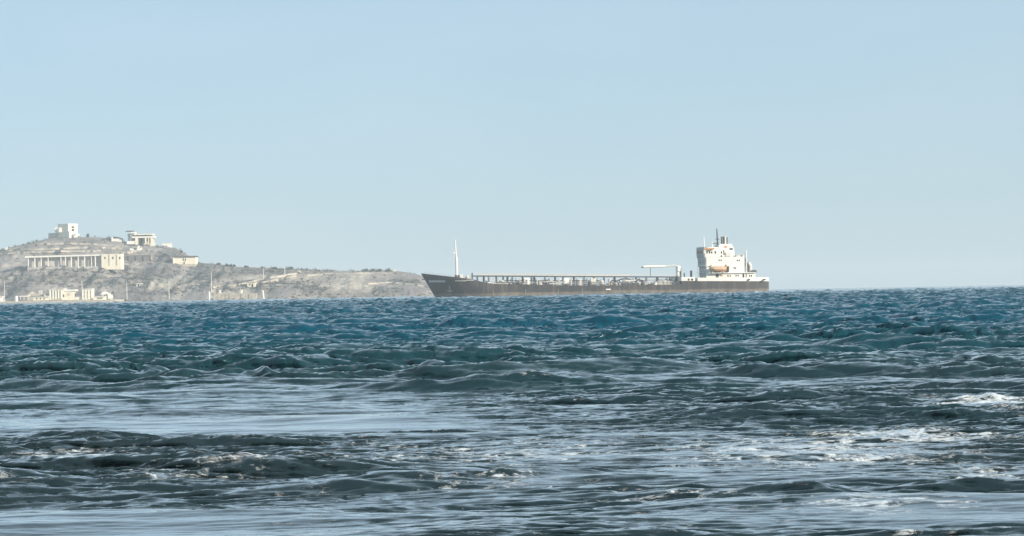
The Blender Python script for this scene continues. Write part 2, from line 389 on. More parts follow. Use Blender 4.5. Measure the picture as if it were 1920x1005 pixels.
def land_material():
    m, nt, b = mat('dry_hillside')
    v = coords(nt); vs = coords(nt, (1, 0.35, 2.2))
    n1 = noise(nt, vs, 0.05, 6, 0.6); n2 = noise(nt, v, 0.25, 6, 0.7); n3 = noise(nt, vs, 0.16, 4, 0.6, 1.5)
    soil = ramp(nt, n1, [(0.32, (0.165, 0.152, 0.150)), (0.48, (0.255, 0.236, 0.231)), (0.56, (0.30, 0.277, 0.268)), (0.70, (0.43, 0.392, 0.37))])
    rock = ramp(nt, n2, [(0.35, (0.16, 0.145, 0.13)), (0.65, (0.44, 0.40, 0.34))])
    g = nt.nodes.new('ShaderNodeNewGeometry'); s = nt.nodes.new('ShaderNodeSeparateXYZ'); nt.links.new(g.outputs['Normal'], s.inputs[0])
    steep = ramp(nt, s.outputs['Z'], [(0.45, (1, 1, 1)), (0.85, (0, 0, 0))])
    c = mixc(nt, math_(nt, 'MULTIPLY', steep, 0.75), soil, rock)
    dry = ramp(nt, n3, [(0.48, (0, 0, 0)), (0.60, (1, 1, 1))])
    at_ = nt.nodes.new('ShaderNodeAttribute'); at_.attribute_name = 'scrub'
    c = mixc(nt, math_(nt, 'MULTIPLY', dry, math_(nt, 'MULTIPLY', at_.outputs['Fac'], 0.7)), c, (0.075, 0.088, 0.085))
    ac = nt.nodes.new('ShaderNodeAttribute'); ac.attribute_name = 'cliff'
    c = mixc(nt, math_(nt, 'MULTIPLY', ac.outputs['Fac'], 0.8), c, ramp(nt, n2, [(0.35, (0.28, 0.255, 0.22)), (0.6, (0.52, 0.48, 0.41))]))
    nt.links.new(c, b.inputs['Base Color']); b.inputs['Roughness'].default_value = 0.95
    b.inputs['Specular IOR Level'].default_value = 0.1
    bp = nt.nodes.new('ShaderNodeBump'); bp.inputs['Strength'].default_value = 0.8; bp.inputs['Distance'].default_value = 1.8
    nt.links.new(noise(nt, v, 0.35, 6, 0.65), bp.inputs['Height']); nt.links.new(bp.outputs[0], b.inputs['Normal'])
    return m
def blob(px, py, w, h, X, Y, Z):
    """soft patch measured in the photograph, as a factor on the terrain"""
    c = on_land(px, py); s = c.y / F
    return np.exp(-((X - c.x) / (w * s)) ** 4 - ((Z - c.z) / (h * s)) ** 4)
def build_land():
    xs = np.concatenate([np.arange(-760, -300, 6.0), np.arange(-300, 12, 1.1)])
    ysv = np.concatenate([np.arange(YS0 - 34, YS0 + 30, 0.8), np.arange(YS0 + 30, YS0 + 215, 1.3), np.arange(YS0 + 215, YS0 + 420, 6.0)])
    X, Y = np.meshgrid(xs, ysv, indexing='ij'); Z = land_z(X, Y)
    Z = np.maximum(Z, -4.0)
    scrub = np.clip(0.35 + 0.5 * fbm2(X / 60, Y / 40, 9), 0, 1)
    for px, py, w, h in ((150, 520, 130, 24), (330, 535, 30, 22), (265, 489, 42, 11), (303, 486, 20, 12), (205, 508, 90, 6), (715, 545, 40, 5), (600, 545, 40, 8), (760, 530, 30, 6), (440, 545, 40, 12), (540, 535, 60, 12), (20, 530, 30, 25), (250, 530, 30, 20)):
        scrub = np.maximum(scrub, blob(px, py, w, h, X, Y, Z))
    cliff = np.zeros_like(X)
    for px, py, w, h in ((655, 530, 34, 20), (300, 532, 26, 12), (345, 521, 20, 5), (690, 540, 12, 10), (420, 553, 30, 6), (460, 550, 20, 8), (560, 520, 50, 4), (500, 520, 60, 5)):
        cliff = np.maximum(cliff, blob(px, py, w, h, X, Y, Z))
    scrub *= 1 - cliff
    nx, ny = X.shape
    V = np.stack([X, Y, Z], -1).reshape(-1, 3).astype(np.float32)
    idx = np.arange(nx * ny, dtype=np.int32).reshape(nx, ny)
    q = np.stack([idx[:-1, :-1], idx[1:, :-1], idx[1:, 1:], idx[:-1, 1:]], -1).reshape(-1); nf = len(q) // 4
    me = bpy.data.meshes.new('headland')
    me.vertices.add(len(V)); me.vertices.foreach_set('co', V.ravel()); me.loops.add(len(q)); me.loops.foreach_set('vertex_index', q)
    me.polygons.add(nf); me.polygons.foreach_set('loop_start', np.arange(0, nf * 4, 4, dtype=np.int32))
    me.update(calc_edges=True)
    for nm, arr in (('scrub', scrub), ('cliff', cliff)):
        a = me.attributes.new(nm, 'FLOAT', 'POINT'); a.data.foreach_set('value', arr.ravel().astype(np.float32))
    return me, (X, Y, Z, scrub, cliff)
_lm, LAND = build_land()
land = tag(obj('headland', _lm, land_material()), 'dry brown headland sloping down to the sea', 'hill', kind='structure')

# ------------------------------------------------------------------ materials of the shore
M_CREAM = plain('cream_plaster', (0.84, 0.77, 0.62), 0.85, 0.12, 0.5)
M_WHITE = plain('white_plaster', (0.86, 0.83, 0.76), 0.85, 0.10, 0.5)
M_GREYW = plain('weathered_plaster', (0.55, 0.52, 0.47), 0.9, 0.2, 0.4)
M_STONE = plain('pale_stone', (0.50, 0.45, 0.38), 0.95, 0.3, 0.8)
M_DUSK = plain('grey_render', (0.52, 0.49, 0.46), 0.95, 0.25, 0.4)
M_DARKST = plain('dark_stone', (0.20, 0.19, 0.185), 0.95, 0.35, 0.5)
M_ROOF = plain('dark_roof', (0.12, 0.11, 0.105), 0.9, 0.25, 0.6)
M_SHUT = plain('faded_shutter', (0.60, 0.53, 0.41), 0.8, 0.25, 1.0)
M_SHADE = plain('dark_opening', (0.03, 0.03, 0.034), 0.6, 0.2, 1.0)
M_POLE = plain('galvanised_pole', (0.60, 0.60, 0.58), 0.6, 0.1, 1.0)
M_PATH = plain('pale_dirt', (0.46, 0.42, 0.36), 0.95, 0.2, 0.3)
def leaf_mat(name, c):
    m, nt, b = mat(name); n = noise(nt, coords(nt), 0.8, 4)
    nt.links.new(ramp(nt, n, [(0.3, tuple(k * 0.6 for k in c)), (0.7, tuple(k * 1.35 for k in c))]), b.inputs['Base Color'])
    b.inputs['Roughness'].default_value = 0.8; return m
M_LEAF = leaf_mat('scrub_leaves', (0.095, 0.105, 0.085)); M_BARK = plain('bark', (0.12, 0.09, 0.065), 0.95, 0.3, 3.0)

# ------------------------------------------------------------------ scrub and paths
def clump_verts(rng, n, rx, rz, size):
    """many leaf-sized faces spread through a low crown"""
    th = rng.random(n) * 2 * np.pi; ph = np.arccos(1 - rng.random(n)); r = (0.55 + 0.45 * rng.random(n)) * (1 + 0.3 * np.sin(3 * th + rng.random() * 6))
    c = np.stack([rx * r * np.sin(ph) * np.cos(th), rx * r * np.sin(ph) * np.sin(th), rz * (0.15 + r * np.cos(ph))], -1)
    d = rng.standard_normal((n, 3, 3)) * size
    return (c[:, None, :] + d).reshape(-1, 3)
def tri_mesh(name, V):
    V = np.asarray(V, np.float32); n = len(V) // 3
    me = bpy.data.meshes.new(name); me.vertices.add(len(V)); me.vertices.foreach_set('co', V.ravel())
    me.loops.add(len(V)); me.loops.foreach_set('vertex_index', np.arange(len(V), dtype=np.int32))
    me.polygons.add(n); me.polygons.foreach_set('loop_start', np.arange(0, len(V), 3, dtype=np.int32)); me.update(calc_edges=True)
    return me
def build_scrub():
    rng = np.random.default_rng(31); X, Y, Z, S, C = LAND
    w = (S ** 2 * (Z > 1.5) * (Y < YS0 + 190) * (X > -330)).ravel(); w = w / w.sum()
    pick = rng.choice(len(w), 1900, p=w)
    out = []
    for k in pick:
        r = 0.35 + 0.9 * rng.random() ** 2
        v = clump_verts(rng, 22, r * 1.3, r, 0.22)
        out.append(v + np.array([X.ravel()[k] + rng.random() - .5, Y.ravel()[k], Z.ravel()[k]]))
    o = obj('hillside_scrub', tri_mesh('hillside_scrub', np.concatenate(out)), M_LEAF)
    tag(o, 'low dark scrub scattered over the hillside', 'scrub', kind='stuff')
build_scrub()
def build_shore_rocks():
    rng = np.random.default_rng(77); bm = B(); random.seed(9)
    for k in range(420):
        x = -262 + 262 * rng.random()
        if x < at(222, 560, YS0).x: continue
        y = float(shore_y(x)) - 4 + 8 * rng.random(); r = 0.35 + 1.1 * rng.random() ** 2.5
        z = float(land_z(x, y)); z = max(z, -0.3)
        mt = Matrix.Translation((x, y, z)) @ Matrix.Rotation(rng.random() * 6.28, 4, 'Z') @ Matrix.Diagonal((r * (1 + rng.random()), r, r * (.5 + .5 * rng.random()), 1))
        v = bmesh.ops.create_icosphere(bm, subdivisions=1, radius=1.0, matrix=mt)['verts']
        for q in v: q.co += Vector(rng.standard_normal(3) * r * .16)
    o = obj('shore_rocks', bm, plain('wet_shore_rock', (0.20, 0.18, 0.16), 0.85, 0.5, 0.7))
    tag(o, 'grey rubble of rocks along the water line', 'rocks', kind='stuff')
build_shore_rocks()
def ribbon(name, pts, wpx, label, m=M_PATH):
    """track cut into the slope: a bed that juts from the hillside"""
    bm = B(); prev = None
    P = []
    for (a, b_) in zip(pts[:-1], pts[1:]):
        for t in np.linspace(0, 1, 9)[:-1]: P.append((a[0] + (b_[0] - a[0]) * t, a[1] + (b_[1] - a[1]) * t))
    P.append(pts[-1])
    for px, py in P:
        c = on_land(px, py); s = c.y / F * wpx
        zo = c.z
        q = [bm.verts.new((c.x, c.y - 1.6, zo - 0.6 * s - 0.6)), bm.verts.new((c.x, c.y - 1.4, zo + 0.5 * s)), bm.verts.new((c.x, c.y + 2.5, zo + 0.55 * s + .05)), bm.verts.new((c.x, c.y + 2.5, zo - 1.5))]
        if prev:
            for i in range(3): bm.faces.new((prev[i], q[i], q[i + 1], prev[i + 1]))
        prev = q
    return tag(obj(name, bm, m), label, 'path', kind='structure')
ribbon('road', [(228, 474.5), (250, 472), (275, 470), (300, 473), (322, 479)], 2.6, 'pale road curving along the hill above the square house')
ribbon('path', [(480, 531), (510, 527), (535, 522), (556, 517)], 2.4, 'pale track climbing the low ridge')
ribbon('path', [(400, 538), (440, 535), (462, 530), (500, 522), (558, 512)], 1.6, 'thin track above the low ridge track')
ribbon('path', [(5, 466), (60, 468), (120, 466), (180, 463), (230, 466)], 1.8, 'pale contour path across the upper hill')
ribbon('path', [(70, 458), (120, 456), (170, 457), (225, 461)], 1.4, 'upper contour path below the hilltop tower')

ribbon('path', [(0, 476), (30, 474), (60, 472.5), (110, 471), (150, 470.5), (190, 470)], 1.2, 'faint terrace line just above the colonnade roof')
ribbon('path', [(296, 462.5), (312, 466), (330, 471), (345, 480)], 1.2, 'pale path dropping from the crest to the square house')
ribbon('path', [(570, 516), (620, 513), (690, 512), (740, 514)], 1.3, 'thin pale track along the far low ridge')
ribbon('path', [(690, 532), (730, 529), (780, 533), (808, 540)], 1.1, 'faint contour path behind the ship bow')

# ------------------------------------------------------------------ buildings measured in the photograph
class Site:
    """a building plot: turns measured pixels into metres on one vertical plane"""
    def __init__(s, name, label, cat, px, py, Y=None, group=None, sink=0.0):
        p = on_land(px, py) if Y is None else at(px, py, Y)
        s.o = p; s.Y = p.y; s.px = px; s.py = py
        s.root = thing(name, label, cat, (p.x, p.y, p.z), 0, group)
    def x(s, px): return at(px, s.py, s.Y).x - s.o.x
    def z(s, px, py): return at(px, py, s.Y).z - s.o.z
    def box(s, name, px0, px1, py0, py1, y0, y1, m, parent=None, bev=0.0, drop=0.0):
        pm = (px0 + px1) / 2
        bm = B(); box(bm, s.x(px0), s.x(px1), y0, y1, s.z(pm, py1) - drop, s.z(pm, py0), bev)
        return obj(name, bm, m, parent if parent is not None else s.root)
def window_part(site, px0, px1, py0, py1, y, parent, glass=None):
    w = site.box('window', px0, px1, py0, py1, y - 0.10, y + 0.05, glass or M_SHADE, parent)
    return w

# hilltop tower
p = on_land(118, 446); sc_ = p.y / F
tow = thing('hilltop_tower', 'square cream tower with a lower grey wing on the hilltop', 'tower', p, 0)
a32 = math.radians(33)
def rot2(bm, ang, ox=0, oy=0):
    bmesh.ops.transform(bm, matrix=Matrix.Translation((ox, oy, 0)) @ Matrix.Rotation(ang, 4, 'Z'), verts=bm.verts); return bm
sx = at(128, 446, p.y).x - p.x          # the corner that faces the viewer
def tb(x0, x1, y0, y1, z0, z1): return rot2(box(B(), x0, x1, y0, y1, z0, z1), -a32, sx, 0)
TS = 26 * sc_
tz = lambda py: at(118, py, p.y).z - p.z
wall = obj('tower_wall', tb(-TS, 0, 0, TS * 0.98, -3, tz(420.5)), M_CREAM, tow)
obj('parapet', tb(-TS - .15, .15, -.15, TS * 1.0, tz(421.2), tz(419.6)), M_WHITE, tow)
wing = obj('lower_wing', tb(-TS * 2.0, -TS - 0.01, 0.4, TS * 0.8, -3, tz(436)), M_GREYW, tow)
for u in (-TS * .74, -TS * 1.12):          # two pale bays that stick out of the shaded wall and face the sun
    bx = sx + u * math.cos(a32); by = -u * math.sin(a32)
    bay = box(B(), bx - 1.0, bx + 1.0, by - 1.1, by + 0.9, tz(435.6), tz(426.4), .05)
    obj('white_bay', bay, M_WHITE, tow)
for k, (z0, z1) in enumerate(((433.5, 429), (427.5, 424))):
    obj('window', rot2(box(B(), -0.06, 0.08, TS * .35, TS * .62, tz(z0), tz(z1)), -a32, sx, 0), M_SHADE, wall)
obj('buttress', tb(-.3, 1.4, -.5, 1.2, -3, tz(434)), M_WHITE, tow)
obj('canopy', tb(.6, 4.6, 1.4, 4.6, tz(442), tz(439.3)), M_WHITE, tow)

# white hut beside the crest rocks
s = Site('white_hut', 'small white hut with dark roof left of the pergola house', 'hut', 220, 452.5)
s.box('wall', 210, 228, 447.5, 453, 0, 5, M_WHITE, drop=1); s.box('gable_wall', 209, 212, 444.5, 453, -.4, 4.6, M_WHITE, drop=1)
bm = prism(B(), [(s.x(211.5), s.z(220, 447.3)), (s.x(229), s.z(220, 447.3)), (s.x(222), s.z(220, 444.8)), (s.x(212), s.z(220, 443))], .3, 5.2)
obj('roof', bm, M_ROOF, s.root)

# pergola house
s = Site('pergola_house', 'white two-storey house with columned terrace on the hill crest', 'house', 262, 457.5)
s.box('left_wing', 239, 250, 438, 455, 1.0, 7, M_GREYW, drop=2)
s.box('roof', 236, 249, 432.5, 434.3, -.5, 7.5, M_ROOF)
s.box('canopy', 246, 253, 435, 437.5, -1.2, 6, M_WHITE)
s.box('corner_post', 244.5, 246.5, 437, 452, .3, .8, M_WHITE)
s.box('terrace_slab', 252, 287, 438.6, 440.6, -1.2, 8, M_CREAM); s.box('terrace_floor', 248, 289, 443.2, 446, -1.4, 8.2, M_WHITE)
s.box('back_wall', 252, 286, 440.6, 457, 3.2, 8, M_GREYW, drop=2)
s.box('shutter', 262, 265, 446, 456, 2.9, 3.18, M_SHADE); s.box('shutter', 271, 273, 446, 456, 2.9, 3.18, M_SHADE); s.box('shutter', 280, 282, 446, 456, 2.9, 3.18, M_SHADE)
for x0, x1, y1 in ((254, 259.5, 457), (272.5, 275, 456), (283, 287.5, 462), (278.5, 280, 456)):
    s.box('column', x0, x1, 445.8, y1, -1.3, -.4, M_CREAM, drop=.6)
s.box('parapet_wall', 238.5, 253, 452, 455.5, -1.6, -.6, M_WHITE, drop=.8)
s.box('garden_wall', 283, 292, 455, 461, -1.9, -1.5, M_CREAM, drop=1)
# ruin
s = Site('ruined_wall', 'jagged white ruined wall just above the curving road', 'ruin', 254, 471)
bm = prism(B(), [(s.x(243), s.z(254, 472)), (s.x(243), s.z(254, 465.5)), (s.x(249), s.z(254, 465.8)), (s.x(251.5), s.z(254, 470)), (s.x(252), s.z(254, 472))], 0, 1.2)
obj('wall_piece', bm, M_WHITE, s.root)
bm = prism(B(), [(s.x(252.5), s.z(256, 470)), (s.x(257), s.z(256, 467)), (s.x(258.5), s.z(256, 460.5)), (s.x(261), s.z(256, 460.8)), (s.x(261.5), s.z(258, 466)), (s.x(263), s.z(258, 466)), (s.x(263.2), s.z(262, 464)), (s.x(266), s.z(262, 464)), (s.x(265.5), s.z(262, 471.5)), (s.x(262), s.z(262, 471.5)), (s.x(261), s.z(262, 468.5))], .2, 1.4)
obj('broken_arch', bm, M_WHITE, s.root)
# terrace house ridge wall
s = Site('crest_wall', 'low white wall on the crest right of the pergola house', 'wall', 313, 461)
s.box('wall', 304, 322, 456.5, 459.5, 0, .8, M_WHITE, drop=1.5); s.box('coping', 303.5, 322.5, 455.9, 456.5, -.15, .95, M_CREAM)

# long colonnade with cream end block
s = Site('colonnade_building', 'long roofed colonnade ending in a cream block halfway up the hill', 'building', 120, 499)
r = s.box('roof', 50, 192, 478.2, 481.4, -1.5, 8.5, M_WHITE)
bmr = B(); z0, z1 = s.z(50, 483.5), s.z(50, 480.3); zr0, zr1 = s.z(192, 479.6), s.z(192, 476.8)
vs = [bmr.verts.new(c) for c in ((s.x(48), -1.5, z0), (s.x(192), -1.5, zr0), (s.x(192), -1.5, zr1), (s.x(48), -1.5, z1), (s.x(48), 8.5, z0), (s.x(192), 8.5, zr0), (s.x(192), 8.5, zr1), (s.x(48), 8.5, z1))]
for f in ((0, 1, 2, 3), (7, 6, 5, 4), (0, 4, 5, 1), (3, 2, 6, 7), (0, 3, 7, 4), (1, 5, 6, 2)): bmr.faces.new([vs[i] for i in f])
bpy.data.objects.remove(r); obj('roof', bmr, M_WHITE, s.root)
s.box('back_wall', 52, 191, 480, 500, 0.9, 7.5, M_DUSK, drop=2)
s.box('base_wall', 52, 191, 500.2, 503, -1.0, 0.8, M_DUSK, drop=3)
for px, w, y1 in ((54, 1.6, 497), (66, 2.4, 501), (78, 1.4, 497), (91, 1.4, 496), (115, 1.8, 494), (123.5, 2.2, 501), (134.5, 2.4, 500), (147.5, 2.2, 500), (159.5, 2.4, 499), (172, 1.4, 498), (179.5, 2.6, 498)):
    s.box('column', px - w * .33, px + w * .33, 481.0 - (px - 54) * .012, y1, -1.2, -.4, M_WHITE, drop=.8)
bl = s.box('end_block', 191.6, 228, 476.3, 498.5, -2.2, 7.6, M_CREAM, drop=2)
for px in (206.5, 220.5): s.box('pilaster', px - .5, px + .5, 476.8, 498, -2.45, -2.2, M_STONE, bl)
for px in (198.5, 213.2, 226.3): s.box('window', px - 1.2, px + 1.2, 481.8, 485.6, -2.3, -2.1, M_SHADE, bl)
# dark retaining wall under the road
s = Site('retaining_wall', 'dark stone retaining wall under the curving road right of the cream block', 'wall', 258, 489)
s.box('wall', 229.5, 287, 478.5, 489.5, 0, 3, M_DARKST, drop=2); s.box('coping', 229, 287.5, 477.6, 478.5, -.25, 3.2, M_STONE); s.box('end_pier', 283, 286, 478.4, 488, -.5, -.02, M_STONE)
for px in (242, 256, 270): s.box('buttress', px - .8, px + .8, 479, 489.5, -.5, -.02, M_DARKST, drop=2)
# square house
s = Site('square_house', 'cream single-storey house with thin dark flat roof right on the hill', 'house', 346, 498)
wl_ = s.box('wall', 324, 367, 482, 498, 0, 9, M_CREAM, drop=2)
s.box('roof', 322.5, 368.5, 480, 482, -.6, 9.6, M_ROOF)
for a_, b_, c_, d_ in ((343, 344.6, 484, 489), (347, 348.6, 484, 490)): window_part(s, a_, b_, c_, d_, 0, wl_)
s.box('door', 344.3, 346.6, 491.5, 498, -.12, .05, M_SHADE, wl_)
s.box('plinth', 326, 367, 494.8, 498, -.5, -.13, M_STONE, drop=2); s.box('side_pier', 324.5, 327, 483, 497, -.35, -.02, M_WHITE)

# ------------------------------------------------------------------ the quay and the houses on it
YQ = 1193.0
bm = B(); x0, x1 = at(-140, 566, YQ).x, at(216, 566, YQ).x; zq = at(110, 563.4, YQ).z
box(bm, x0, x1, YQ, YQ + 46, -3.5, zq, 0.15)
quay = tag(obj('quay', bm, M_STONE), 'long white quay wall along the foot of the hill', 'quay', kind='structure')
def QS(name, label, cat, px, group=None, dy=4.0):
    s_ = Site(name, label, cat, px, 562, YQ + dy, group)
    s_.root.location.z = zq; s_.o = Vector((s_.o.x, s_.o.y, zq)); s_.py = 562
    return s_
s = QS('waterfront_hall', 'cream waterfront hall with tall vertical piers and a lower annex', 'building', 115)
m_ = s.box('main_block', 92.5, 119.5, 542.6, 562, 0, 9, M_CREAM, drop=.0)
for px in (94, 99.5, 104.5, 110, 115): s.box('pier', px - .9, px + .9, 543.5, 560, -.45, 0.0, M_WHITE, m_)
for px in (97, 102.2, 107.4, 112.6): window_part(s, px - .8, px + .8, 546, 557, 0, m_, M_SHUT)
s.box('parapet', 92, 120, 541.6, 542.8, -.5, 9.3, M_WHITE)
s.box('doorway', 118.6, 120.4, 552, 557, -.2, .1, M_SHADE, m_)
an = s.box('annex', 119.6, 137.5, 545.5, 562, .5, 8, M_CREAM)
s.box('annex_roof', 120.2, 141, 543, 546, .2, 8.6, M_WHITE); window_part(s, 126, 132, 550, 554, .5, an, M_SHUT)
s.box('forecourt_wall', 118, 149, 557, 562.4, -2.2, -1.4, M_CREAM)
s = QS('cube_house', 'tall cream cube house standing alone on the quay', 'house', 163, dy=5)
wl_ = s.box('wall', 153.5, 173, 542.5, 562, 0, 6, M_CREAM)
s.box('parapet', 153, 173.5, 541.4, 542.7, -.3, 6.3, M_WHITE)
for px in (157.5, 163.2, 169.4): window_part(s, px - .8, px + .8, 546, 550.5, 0, wl_, M_SHUT); window_part(s, px - .8, px + .8, 553, 557.5, 0, wl_, M_SHUT)
for px in (155, 160.4, 166.2, 171.8): s.box('pier', px - .7, px + .7, 543.5, 560.5, -.3, -.0, M_WHITE, wl_)
s = QS('low_store', 'long low cream store left of the waterfront hall', 'building', 76, dy=3)
s.box('wall', 62.5, 91, 557.5, 563, 0, 6, M_CREAM); s.box('roof_slab', 62, 91.5, 556.3, 557.5, -.4, 6.4, M_WHITE)
for px in (69, 76, 83): window_part(s, px - 1, px + 1, 559, 561.5, 0, s.root)
s = QS('low_shed', 'low sloping shed right of the tall cube house', 'shed', 186, dy=3)
obj('wall', prism(B(), [(s.x(174.5), 0), (s.x(197), 0), (s.x(196.5), s.z(186, 556)), (s.x(178.5), s.z(186, 556.8)), (s.x(174.5), s.z(186, 560.5))], 0, 4.5), M_CREAM, s.root)
s.box('roof_edge', 178, 197.5, 555.2, 556.1, -.3, 4.8, M_WHITE); window_part(s, 182, 192, 558, 560, 0, s.root)
s = QS('gabled_cottage', 'small white cottage with domed gable at the right end of the quay', 'house', 201, dy=8)
wl_ = s.box('wall', 191, 208, 552, 562, 0, 5, M_GREYW)
obj('gable', prism(B(), [(s.x(189.5), s.z(199, 552)), (s.x(201), s.z(199, 552)), (s.x(200), s.z(199, 548.8)), (s.x(195.5), s.z(199, 546.8)), (s.x(191), s.z(199, 548.8))], -.3, 5), M_WHITE, s.root)
s.box('porch', 203, 207.5, 549, 560, -1.2, -.1, M_WHITE); window_part(s, 195, 197.5, 554, 557.5, 0, wl_); s.box('side_wall', 208, 212, 554, 558, -.4, .4, M_WHITE)
s = QS('tiled_pavilion', 'pale pavilion with peaked tent roof behind the low store', 'pavilion', 66, dy=14)
s.box('wall', 52, 82, 555, 562, 0, 6, M_GREYW)
obj('peaked_roof', prism(B(), [(s.x(50), s.z(66, 555)), (s.x(82), s.z(66, 555)), (s.x(80), s.z(66, 552.5)), (s.x(65), s.z(66, 551)), (s.x(58.5), s.z(66, 547))], -.5, 6.5), M_STONE, s.root)
s.box('roof_vent', 71, 77, 543.5, 551.5, 2, 4, M_GREYW)
s = QS('boat_shelter', 'low white shelter roof near the left lamp post', 'shelter', 45, dy=10)
s.box('roof_slab', 36, 54, 554.5, 556.2, 0, 5, M_WHITE)
for px in (38, 45, 52.5): s.box('post', px - .4, px + .4, 556.1, 562, .2, .5, M_WHITE)
s = QS('white_kiosk', 'tiny white kiosk at the left edge of the quay', 'kiosk', 2, dy=5)
s.box('wall', -4, 4, 556.5, 566, 0, 3, M_WHITE); s.box('roof_slab', -5, 5.5, 555.2, 556.6, -.4, 3.4, M_CREAM)
# round water tank
s = QS('round_tank', 'small round white tank with domed top on the quay', 'tank', 30, dy=3)
r_ = (s.x(33) - s.x(27)) / 2; h_ = s.z(30, 553.5)
bm = tube(B(), (0, 1, 0), (0, 1, h_ * .72), r_, r_ * .96, 14); obj('tank_body', bm, M_WHITE, s.root)
bm = B(); bmesh.ops.create_uvsphere(bm, u_segments=14, v_segments=8, radius=r_ * 1.02, matrix=Matrix.Translation((0, 1, h_ * .72)) @ Matrix.Diagonal((1, 1, .62, 1))); obj('dome', bm, M_WHITE, s.root, True)
# small house on the low ridge, white store on the slope
s = Site('ridge_cottage', 'small pale cottage beside the track on the low ridge', 'house', 471, 538)
wl_ = s.box('wall', 463.5, 479, 529.5, 538, 0, 5, M_CREAM, drop=2); s.box('roof', 462.5, 480, 528, 529.6, -.4, 5.4, M_STONE)
window_part(s, 467, 469.5, 532, 535, 0, wl_); s.box('door', 472, 475, 532, 538, -.12, .05, M_SHADE, wl_); s.box('chimney', 476, 478, 525, 528.2, 1, 2, M_CREAM)
s = Site('slope_store', 'small white flat-roofed store on the scrub slope above the quay', 'shed', 260, 537)
s.box('wall', 255.5, 264.5, 532.5, 537, 0, 3, M_WHITE, drop=1.5); s.box('roof_slab', 254.5, 266, 531.3, 532.6, -.5, 3.4, M_WHITE); s.box('opening', 258.5, 261, 533.8, 537, -.1, .05, M_SHADE)
s = Site('ridge_hut', 'tiny white hut at the far end of the low ridge', 'hut', 739, 509)
s.box('wall', 737, 741, 505.5, 509.5, 0, 3, M_WHITE, drop=1); s.box('roof_slab', 736.5, 741.5, 504.6, 505.6, -.3, 3.3, M_CREAM)
s = Site('track_hut', 'tiny white hut at the top of the ridge track', 'hut', 560, 512)
s.box('wall', 558, 562.5, 508.5, 512.5, 0, 3, M_WHITE, drop=1); s.box('roof_slab', 557.5, 563, 507.6, 508.6, -.3, 3.3, M_WHITE)
s = Site('hillside_house', 'small pale house low on the left slope at the picture edge', 'house', 24, 470)
s.box('wall', 16, 33, 466.5, 471, 0, 5, M_GREYW, drop=2); s.box('roof_slab', 15, 34, 465.4, 466.6, -.4, 5.4, M_STONE); s.box('white_tank', 9.5, 14.5, 464, 470, 0, 1.4, M_WHITE, bev=.3)
# sea wall below the ridge
s = Site('sea_wall', 'tan rubble sea wall at the water below the ridge cottage', 'wall', 436, 561.5, YS0 - 14)
for k in range(11):
    x0 = 400 + k * 7.4; random.seed(k)
    s.box('stone_block', x0, x0 + 7.2, 548.5 + random.random() * 3, 563, 0 + random.random() * .4, 3.5, M_STONE, drop=2, bev=.12)

# poles and posts
def lamp_post(px, py0, py1, label, Y=None, arm=True):
    base = on_land(px, py1) if Y is None else Vector((at(px, py1, Y).x, Y, zq if Y < YS0 else at(px, py1, Y).z))
    top = at(px, py0, base.y); h = top.z - base.z
    t = thing('lamp_post', label, 'lamp post', base, 0, 'lamp posts along the shore')
    obj('pole', tube(B(), (0, 0, -.8), (0, 0, h), .26, .14, 8), M_POLE, t)
    obj('base_collar', tube(B(), (0, 0, -.8), (0, 0, .5), .36, .34, 8), M_POLE, t)
    if arm:
        a = obj('arm', path_tube(B(), [(0, 0, h - .1), (.5, -.2, h + .12), (1.1, -.4, h + .1)], .07), M_POLE, t)
        obj('lamp_head', box(B(), .9, 1.6, -.65, -.3, h, h + .16, .04), M_POLE, a)
lamp_post(8.5, 526, 563, 'tall lamp post at the left edge of the quay', YQ + 2.5)
lamp_post(154, 526, 562, 'lamp post rising behind the tall cube house', YQ + 13)
lamp_post(238, 528, 562, 'lamp post by the shore just right of the quay')
lamp_post(317, 524, 560, 'lamp post before the dark gully below the square house')
lamp_post(396.5, 508, 546, 'lamp post above the left end of the rubble sea wall')
lamp_post(494, 503, 523, 'thin post on the low ridge track, left of two', arm=False)
lamp_post(534, 497, 517, 'thin post on the low ridge track, right of two', arm=False)
def marker(px0, px1, py0, py1, label):
    Y = YS0 - 20
    b0 = at(px1, py1, Y); t0 = at(px0, py0, Y)
    t = thing('channel_marker', label, 'marker', (b0.x, Y, -1.0), 0, 'white posts standing in the water')
    obj('pile', tube(B(), (0, 0, -2), (t0.x - b0.x, 0, t0.z + 1.0), .50, .42, 10), M_WHITE, t)
    obj('cap', tube(B(), (t0.x - b0.x, 0, t0.z + 1.0), (t0.x - b0.x, 0, t0.z + 1.3), .55, .35, 10), M_CREAM, t)
marker(392, 392.6, 548, 566, 'white post in the water at the left end of the sea wall')
marker(492.5, 495.5, 545, 563, 'leaning white post in the water right of the sea wall')
def rail_post(px, py0, py1, label):
    b0 = on_land(px, py1); h = at(px, py0, b0.y).z - b0.z
    t = thing('gate_pillar', label, 'pillar', b0, 0, 'white pillars above the sea wall')
    obj('shaft', box(B(), -.5, .5, -.5, .5, -1, h, .06), M_WHITE, t); obj('cap', box(B(), -.65, .65, -.65, .65, h, h + .25, .06), M_WHITE, t)
rail_post(412.5, 544.5, 552, 'white pillar above the left half of the sea wall'); rail_post(453, 544, 552, 'white pillar above the right half of the sea wall')

